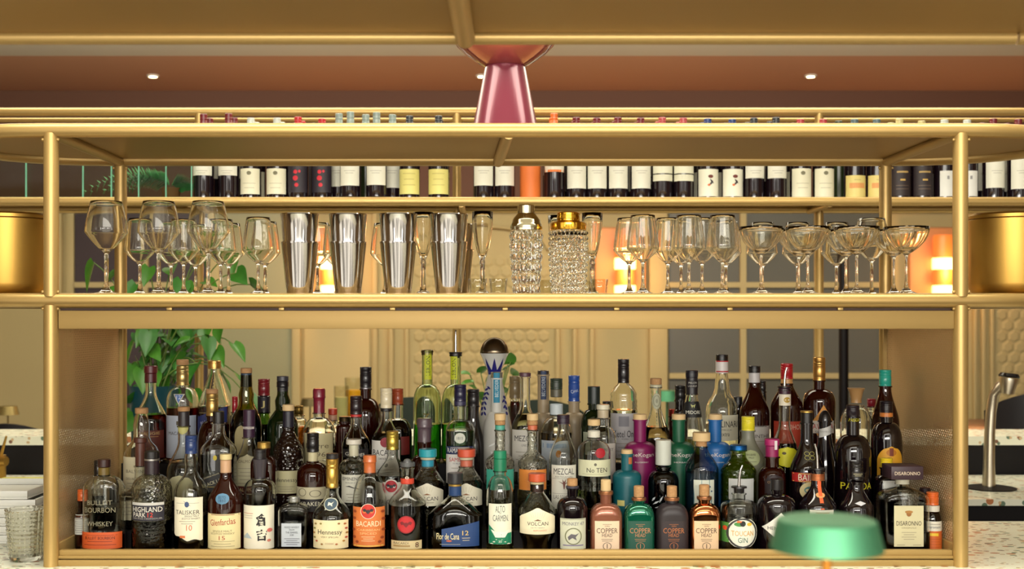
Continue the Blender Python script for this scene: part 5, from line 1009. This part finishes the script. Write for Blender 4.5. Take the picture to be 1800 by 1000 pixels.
# reeded glass panels and fern
RG = glass('reeded_glass', (196, 214, 196), .5, .8); RE = mat('green_glass_edge', (120, 190, 160), .2, emit=None)
def reeded(x0, x1, lab):
    t = thing('reeded_glass_panel', lab, 'glass panel', (0, 0, 0), 'reeded glass panels')
    bm = bmesh.new(); n = int((x1-x0)/.0045); za, zb_ = ZW+.0002, 2.345; vs = []
    for k in range(n*2+1):
        x = x0+(x1-x0)*k/(n*2); y = 4.33-(.0022 if k % 2 else 0); vs.append((bm.verts.new((x, y, za)), bm.verts.new((x, y, zb_))))
    for a, b in zip(vs, vs[1:]): bm.faces.new((a[0], b[0], b[1], a[1]))
    link('reeded_pane', me_from(bm), RG, t)
    box('pane_edge', (x1+.0002, 4.326, za), (x1+.0035, 4.334, zb_), RE, t)
ed = [-160, -60, 47, 97, 147, 197, 245, 293, 338]
for i, (a, b) in enumerate(zip(ed, ed[1:])):
    nth = ['eighth', 'seventh', 'sixth', 'fifth', 'fourth', 'third', 'second', 'first'][i]
    reeded(wx(a, 4.33)+.001, wx(b, 4.33)-.004, 'reeded green glass panel on the back rack, %s from the wine bottles' % nth)
reeded(wx(1850, 4.33), wx(1950, 4.33), 'reeded green glass panel past the last wine bottle')

LEAFM = mat('glossy_green_leaf', (44, 104, 28), .35, var=(30, (84, 144, 42))); LEAF2 = mat('deep_green_leaf', (38, 96, 30), .4, var=(30, (60, 126, 40)))
STEMM = mat('green_stem', (96, 120, 50), .5); FERNM = mat('fern_green', (70, 150, 86), .45)
def leaf(bm, base, direction, L, W, droop=.3, roll=0.0, n=7):
    d = Vector(direction).normalized(); side = d.cross(Vector((0, 0, 1)))
    if side.length < .1: side = Vector((1, 0, 0))
    side.normalize(); up = side.cross(d).normalized()
    side = (Matrix.Rotation(roll, 3, d) @ side); up = side.cross(d).normalized(); rows = []
    for i in range(n+1):
        u = i/n; wv = W*(math.sin(PI*min(1, u*.92+.08)**.62)) if u < 1 else 0; c = Vector(base)+d*L*u+Vector((0, 0, -droop*L*u*u))
        row = []
        for k in (-1, -.5, 0, .5, 1):
            back = -L*.14*abs(k)*(1-u)**3 if u < .4 else 0
            row.append(bm.verts.new(c+side*wv*k*.5+up*(abs(k)*wv*.16)+d*back))
        rows.append(row)
    for A, B_ in zip(rows, rows[1:]):
        for k in range(4): bm.faces.new((A[k], A[k+1], B_[k+1], B_[k]))
# fern behind the reeded glass
fx = wx(300, 4.41); t = thing('potted_fern', 'green fern in a small pot behind the reeded glass panels', 'plant', (fx, 4.42, ZW+.0003))
lathe('pot', [(0, 0), (.028, 0), (.036, .05), (.033, .05), (.026, .006), (0, .006)], mat('terracotta_pot', (150, 92, 60), .7), t)
bm = bmesh.new()
for k in range(15):
    a = PI*(.78+.05*k)+random.uniform(-.1, .1) if k < 10 else random.uniform(-.4, .3)
    L_ = random.uniform(.16, .36) if k < 10 else random.uniform(.06, .1); pts = [Vector((math.cos(a)*L_*u, math.sin(a)*L_*u*.06, .06+L_*(.55*u-.62*u*u))) for u in [i/12 for i in range(13)]]
    for i in range(1, 13):
        p = pts[i]; d = (pts[i]-pts[i-1]).normalized(); ll = .045*(1-i/14)+.01
        for s2 in (-1, 1): leaf(bm, p, (d.x*.5, s2*.25, d.z+s2*.8), ll, .010, .1, 0, 3)
link('fronds', me_from(bm), FERNM, t)
# trailing pothos in a tall teal planter on the work counter
ppx, ppY = 268, 4.36; t = thing('potted_pothos', 'leafy pothos plant in a tall dark teal planter on the work counter', 'plant', (wx(ppx, ppY), ppY, C1+.0004))
ph = CZ-(678-VY)/(F/ppY)-C1
lathe('planter', [(0, 0), (.060, 0), (.068, .01), (.082, ph), (.075, ph), (.062, .03), (0, .03)], mat('dark_teal_planter', (16, 66, 78), .35), t, 36)
lathe('soil', [(0, ph-.04), (.072, ph-.04), (.072, ph-.025), (0, ph-.02)], mat('soil', (44, 30, 22), .9), t)
rnd = random.Random(5); bmL = bmesh.new(); bmD = bmesh.new(); bmS = bmesh.new()
tips = [(165, 462, .6), (205, 480, .5), (240, 500, .4), (262, 470, .3), (300, 470, .0), (320, 495, .2), (350, 440, -.2), (372, 430, -.4), (405, 445, -.5), (415, 480, -.6), (440, 500, -.7),
        (238, 598, .6), (262, 582, .4), (285, 605, .3), (300, 640, .0), (330, 590, -.2), (365, 595, -.5), (410, 605, -.8), (420, 660, -.6), (245, 690, .7), (262, 700, .5), (300, 690, .2), (318, 660, .0), (390, 660, -.6), (232, 640, .6), (345, 640, -.2), (360, 560, -.2), (325, 545, 0), (285, 545, .2), (225, 560, .6), (258, 530, .4), (340, 690, -.1), (270, 655, .2), (385, 575, -.5),(430, 690, -.7), (215, 720, .4), (268, 620, .2), (290, 665, .1), (312, 620, -.1), (250, 650, .5), (335, 655, -.2), (275, 720, .2), (305, 730, 0), (236, 735, .4), (330, 620, -.3), (295, 590, 0), (250, 575, .4), (380, 615, -.4), (345, 575, -.1), (270, 560, .2), (310, 570, .1)]
x0 = wx(ppx, ppY)
for (tx, ty, dd) in tips:
    Yt = ppY+rnd.uniform(-.07, .10); p = Vector((wx(tx, Yt)-x0, Yt-ppY, CZ-(ty-VY)/(F/Yt)-C1))
    b0 = Vector((rnd.uniform(-.05, .05), rnd.uniform(-.05, .05), ph-.03)); mid = (b0+p)/2+Vector((0, 0, abs(p.x)*.5+.05))
    pts = [b0*(1-u)**2+mid*2*u*(1-u)+p*u*u for u in [i/8 for i in range(9)]]
    add_tube(bmS, pts, .0026, 6)
    sz = rnd.uniform(.06, .095)
    d = Vector((p.x*1.5+rnd.uniform(-.3, .3), -.35+rnd.uniform(-.3, .2), rnd.uniform(-.9, -.15)))
    leaf(bmL if rnd.random() < .65 else bmD, p, d, sz, sz*.82, .25, rnd.uniform(-.9, .9)+PI*.0)
    if rnd.random() < .8:
        p2 = pts[5]; leaf(bmD if rnd.random() < .6 else bmL, p2, Vector((rnd.uniform(-1, 1), -.5, rnd.uniform(-.8, .3))), sz*.85, sz*.7, .25, rnd.uniform(-1, 1))
link('pale_leaves', me_from(bmL), LEAFM, t); link('deep_leaves', me_from(bmD), LEAF2, t); link('stems', me_from(bmS), STEMM, t)
# small sprig vase behind the white decanter
t = thing('potted_basil', 'small green leafed plant in a dark jar behind the white decanter', 'plant', (wx(868, 4.42), 4.42, C1+.0004))
lathe('jar', [(0, 0), (.05, 0), (.055, .01), (.055, .22), (.05, .22), (.05, .012), (0, .012)], mat('brown_jar', (70, 46, 34), .5), t)
bmL = bmesh.new(); bmS = bmesh.new()
for tx, ty in ((832, 672), (845, 655), (838, 690), (858, 668), (888, 650), (897, 636), (902, 660), (850, 700), (880, 690), (893, 640), (826, 660)):
    p = Vector((wx(tx, 4.42)-wx(868, 4.42), rnd.uniform(-.03, .03), CZ-(ty-VY)/(F/4.42)-C1)); add_tube(bmS, [(0, 0, .15), (p.x*.4, 0, p.z*.7), tuple(p)], .002, 6)
    leaf(bmL, p, (rnd.uniform(-1, 1), -.4, rnd.uniform(.0, .9)), .06, .042, .3, rnd.uniform(-.8, .8))
link('leaves', me_from(bmL), LEAFM, t); link('stems', me_from(bmS), STEMM, t)

# ------------------------------------------------------------------ tap and things on the counters
Yt = 4.36; xt = wx(1741, Yt); zt = lambda y: CZ-(y-VY)/(F/Yt)
SATIN = mat('satin_steel_tap', (200, 190, 168), .3, 1.0)
t = thing('beer_tap', 'curved satin steel tap on a black base standing on terrazzo', 'tap', (xt, Yt, C1+.0003))
lathe('base_plate', [(0, 0), (.088, 0), (.09, .004), (.06, .009), (0, .010)], DARK, t, 40)
pts = [(-.006, 0, .008), (-.005, 0, .10), (-.003, 0, .20), (.002, 0, .28), (.012, -.005, .34), (.028, -.015, .375), (.05, -.03, .392)]
tube('column', pts, [.0235, .0205, .019, .0185, .018, .018, .017], SATIN, t, 24)
bm = bmesh.new(); add_lathe(bm, [(0, -.045), (.024, -.045), (.032, .0), (.032, .012), (0, .014)], 28)
h = link('spout_head', me_from(bm), SATIN, t, (.052, -.032, .392)); h.rotation_euler = (0, .12, 0)
bm = bmesh.new(); add_lathe(bm, [(0, .0145), (.035, .0145), (.037, .02), (.030, .030), (0, .032)], 28)
h = link('black_lever', me_from(bm), mat('gloss_black', (20, 18, 22), .1), t, (.052, -.032, .392)); h.rotation_euler = (0, .12, 0)
# white trays stacked beside the rack
WT = mat('white_melamine', (222, 222, 216), .35)
xtr = wx(18, 3.36)
for k in range(6):
    z = C1+.0004+k*.0245; dx = [-.02, .0, -.012, .004, -.008, -.03][k]
    t = thing('serving_tray', 'white serving tray, %s in the stack beside the gold post' % ['lowest', 'second from the bottom', 'third from the bottom', 'fourth from the bottom', 'second from the top', 'topmost'][k], 'tray', (xtr+dx, 3.42, z), 'stacked white serving trays')
    bm = bmesh.new(); add_box(bm, (-.24, -.13, 0), (.105, .13, .006), .002); link('tray_base', me_from(bm), WT, t)
    bm = bmesh.new()
    for a, b in (((-.24, -.13, .0062), (.105, -.122, .0235)), ((-.24, .122, .0062), (.105, .13, .0235)), ((-.24, -.1215, .0062), (-.232, .1215, .0235)), ((.097, -.1215, .0062), (.105, .1215, .0235))): add_box(bm, a, b, .001)
    link('tray_rim', me_from(bm), WT, t)
box_t = thing('yellow_cloth', 'folded yellow green cloth lying on the work counter', 'cloth', (0, 0, 0))
box('folded_cloth', (wx(-20, 4.3), 4.2, C1+.0005), (wx(69, 4.3), 4.42, C1+.035), mat('yellow_green_cloth', (206, 200, 90), .8, bump=(60, .5)), box_t, bev=.012)
box_t.children[0].name = 'cloth_layer'
t = thing('brass_mixer_tap', 'brass mixer tap at the edge behind the ribbed tumbler', 'tap', (wx(-4, 4.55), 4.55, C1+.0003))
tube('tap_body', [(0, 0, 0), (0, 0, .10)], .03, BRASS, t, 20); tube('tap_spout', [(-.02, 0, .075), (.0, -.02, .08), (.045, -.03, .08)], .018, BRASS, t)
tube('tap_lever', [(.02, -.02, .10), (.045, -.03, .175)], [.007, .004], BRASS, t, 10)
# ribbed tumblers near the post
for k in range(1):
    r0 = 31/(F/3.08); t = thing('ribbed_tumbler', 'clear hobnail glass tumbler on the counter beside the gold post', 'tumbler', (wx(46, 3.08), 3.08, C1+.0004))
    bm = bmesh.new(); pr = [(0, 0), (r0*.8, 0), (r0*.9, .006)]+[(r0*(.9+.2*i/40), .006+.125*i/40) for i in range(1, 41)]+[(r0*1.06, .131), (r0*.86, .012), (0, .010)]
    add_lathe(bm, pr, 90, ripple=lambda a, z: (.07*abs(math.sin(a*11))*abs(math.sin(z*300)) if z > .008 else 0))
    link('glass_wall', me_from(bm), GLC, t)

# ------------------------------------------------------------------ dining area beyond (blurred)
TBL = mat('dark_red_table_wood', (96, 52, 34), .35); CH = mat('dark_green_velvet', (40, 52, 44), .8); CH2 = mat('black_leather', (24, 20, 22), .5)
def table(px, Y, lab, h=.98, r=.42):
    t = thing('high_table', lab, 'table', (wx(px, Y), Y, 0), 'high tables in the dining room')
    lathe('tabletop', [(0, h-.03), (r-.01, h-.03), (r, h-.02), (r, h-.004), (r-.006, h), (0, h)], TBL, t, 40)
    lathe('pedestal', [(0, .02), (.03, .02), (.03, h-.0305), (0, h-.0305)], BRASS, t, 20); lathe('foot', [(0, 0), (.24, 0), (.24, .012), (0, .0195)], DARK, t, 32); return t
def chair(px, Y, rz, lab, m=CH, top=1.20):
    t = thing('bar_chair', lab, 'chair', (wx(px, Y), Y, 0), 'bar chairs in the dining room', rz)
    lathe('seat', [(0, .72), (.20, .72), (.22, .74), (.21, .79), (0, .80)], m, t, 28)
    bm = bmesh.new(); P_ = []
    for k in range(13):
        a = math.radians(200+140*k/12); hh = top-.10*abs(k-6)/6*abs(k-6)/6
        P_.append([(.22*math.cos(a)*f, .22*math.sin(a)*f, z) for f, z in ((1, .80), (1.12, hh), (1.0, hh), (.88, .80))])
    V = [[bm.verts.new(p) for p in r_] for r_ in P_]
    for A, B_ in zip(V, V[1:]):
        for k in range(4): bm.faces.new((A[k], A[(k+1) % 4], B_[(k+1) % 4], B_[k]))
    bm.faces.new(V[0]); bm.faces.new(V[-1][::-1]); link('backrest', me_from(bm), m, t)
    for sx in (-1, 1):
        for sy in (-1, 1): tube('leg', [(sx*.19, sy*.19, 0), (sx*.13, sy*.13, .7205)], .012, DARK, t, 8)
table(40, 6.2, 'dark high table at the edge, beside the small brass lamp'); table(570, 6.6, 'dark high table holding the yellow drink and candle'); table(1050, 6.6, 'dark high table with small bites past the white decanter')
table(1790, 6.3, 'dark high table behind the steel tap', 1.08); table(1400, 6.7, 'dark high table under the grey windows', .9); 
chair(40, 5.75, 0, 'black bar chair at the table by the brass lamp', CH2, 1.16); chair(715, 6.1, .2, 'dark green bar chair behind the cachaca bottles', CH, 1.26); chair(1800, 5.85, 0, 'black bar chair behind the steel tap', CH2, 1.30); chair(962, 6.2, -.2, 'dark green bar chair past the white decanter', CH, 1.24)
def cup(px, Y, z, r, h, c, lab, name='drink_glass', em=None):
    t = thing(name, lab, 'drink' if name == 'drink_glass' else 'candle', (wx(px, Y), Y, z))
    lathe('glass', [(0, 0), (r*.9, 0), (r, h), (r*.94, h), (r*.84, .008), (0, .008)], MATS['thin_tumbler_glass'], t, 24)
    lathe('filling', [(0, .010), (r*.80, .010), (r*.88, h*.8), (0, h*.8)], mat('fill_%d_%d_%d' % c, c, .4, emit=em), t, 24)
cup(622, 6.55, 0.9805, .05, .34, (236, 170, 30), 'tall yellow drink on the far high table'); cup(600, 6.45, 0.9805, .04, .30, (190, 186, 130), 'tall pale drink next to the yellow one'); cup(642, 6.75, 0.9805, .035, .24, (226, 110, 40), 'short orange drink behind the yellow one')
cup(538, 6.5, 0.9805, .035, .05, (255, 200, 110), 'small candle glass glowing on the far high table', 'candle_glass', ((255, 190, 90), 3)); cup(1150, 6.5, 0.9805, .06, .05, (214, 170, 70), 'small yellow bowl of snacks on the far table', 'drink_glass')
cup(1085, 6.45, 0.9805, .04, .05, (255, 200, 110), 'small candle glass behind the ribbed vodka', 'candle_glass', ((255, 180, 90), 2)); 
def tlamp(px, Y, z, lab, m, sc=.75):
    t = thing('small_table_lamp', lab, 'lamp', (wx(px, Y), Y, z), 'small lamps on the far tables'); t.scale = (sc, sc, sc)
    lathe('base', [(0, 0), (.05, 0), (.05, .01), (0, .012)], m, t); lathe('stem', [(0, .0125), (.006, .0125), (.006, .22), (0, .22)], m, t); lathe('shade', [(0, .28), (.06, .28), (.075, .2205), (0, .2205)], m, t)
tlamp(1172, 6.6, 0.9805, 'small pale green lamp on the table past the cork bottle', GR, .95); tlamp(14, 6.2, 0.9805, 'small olive brass lamp on the table at the edge', mat('olive_brass_metal', (150, 132, 80), .4, .6)); tlamp(545, 6.8, 0.9805, 'small dark olive lamp behind the candle glass', mat('dark_olive_metal', (92, 80, 48), .4, .5))
tube_t = thing('standing_heater_pole', 'thin black pole standing before the grey windows', 'pole', (wx(1483, 7.0), 7.0, 0))
lathe('pole', [(0, .021), (.028, .021), (.028, 2.2), (0, 2.2)], DARK, tube_t, 16); lathe('pole_foot', [(0, 0), (.2, 0), (.2, .012), (0, .02)], DARK, tube_t)
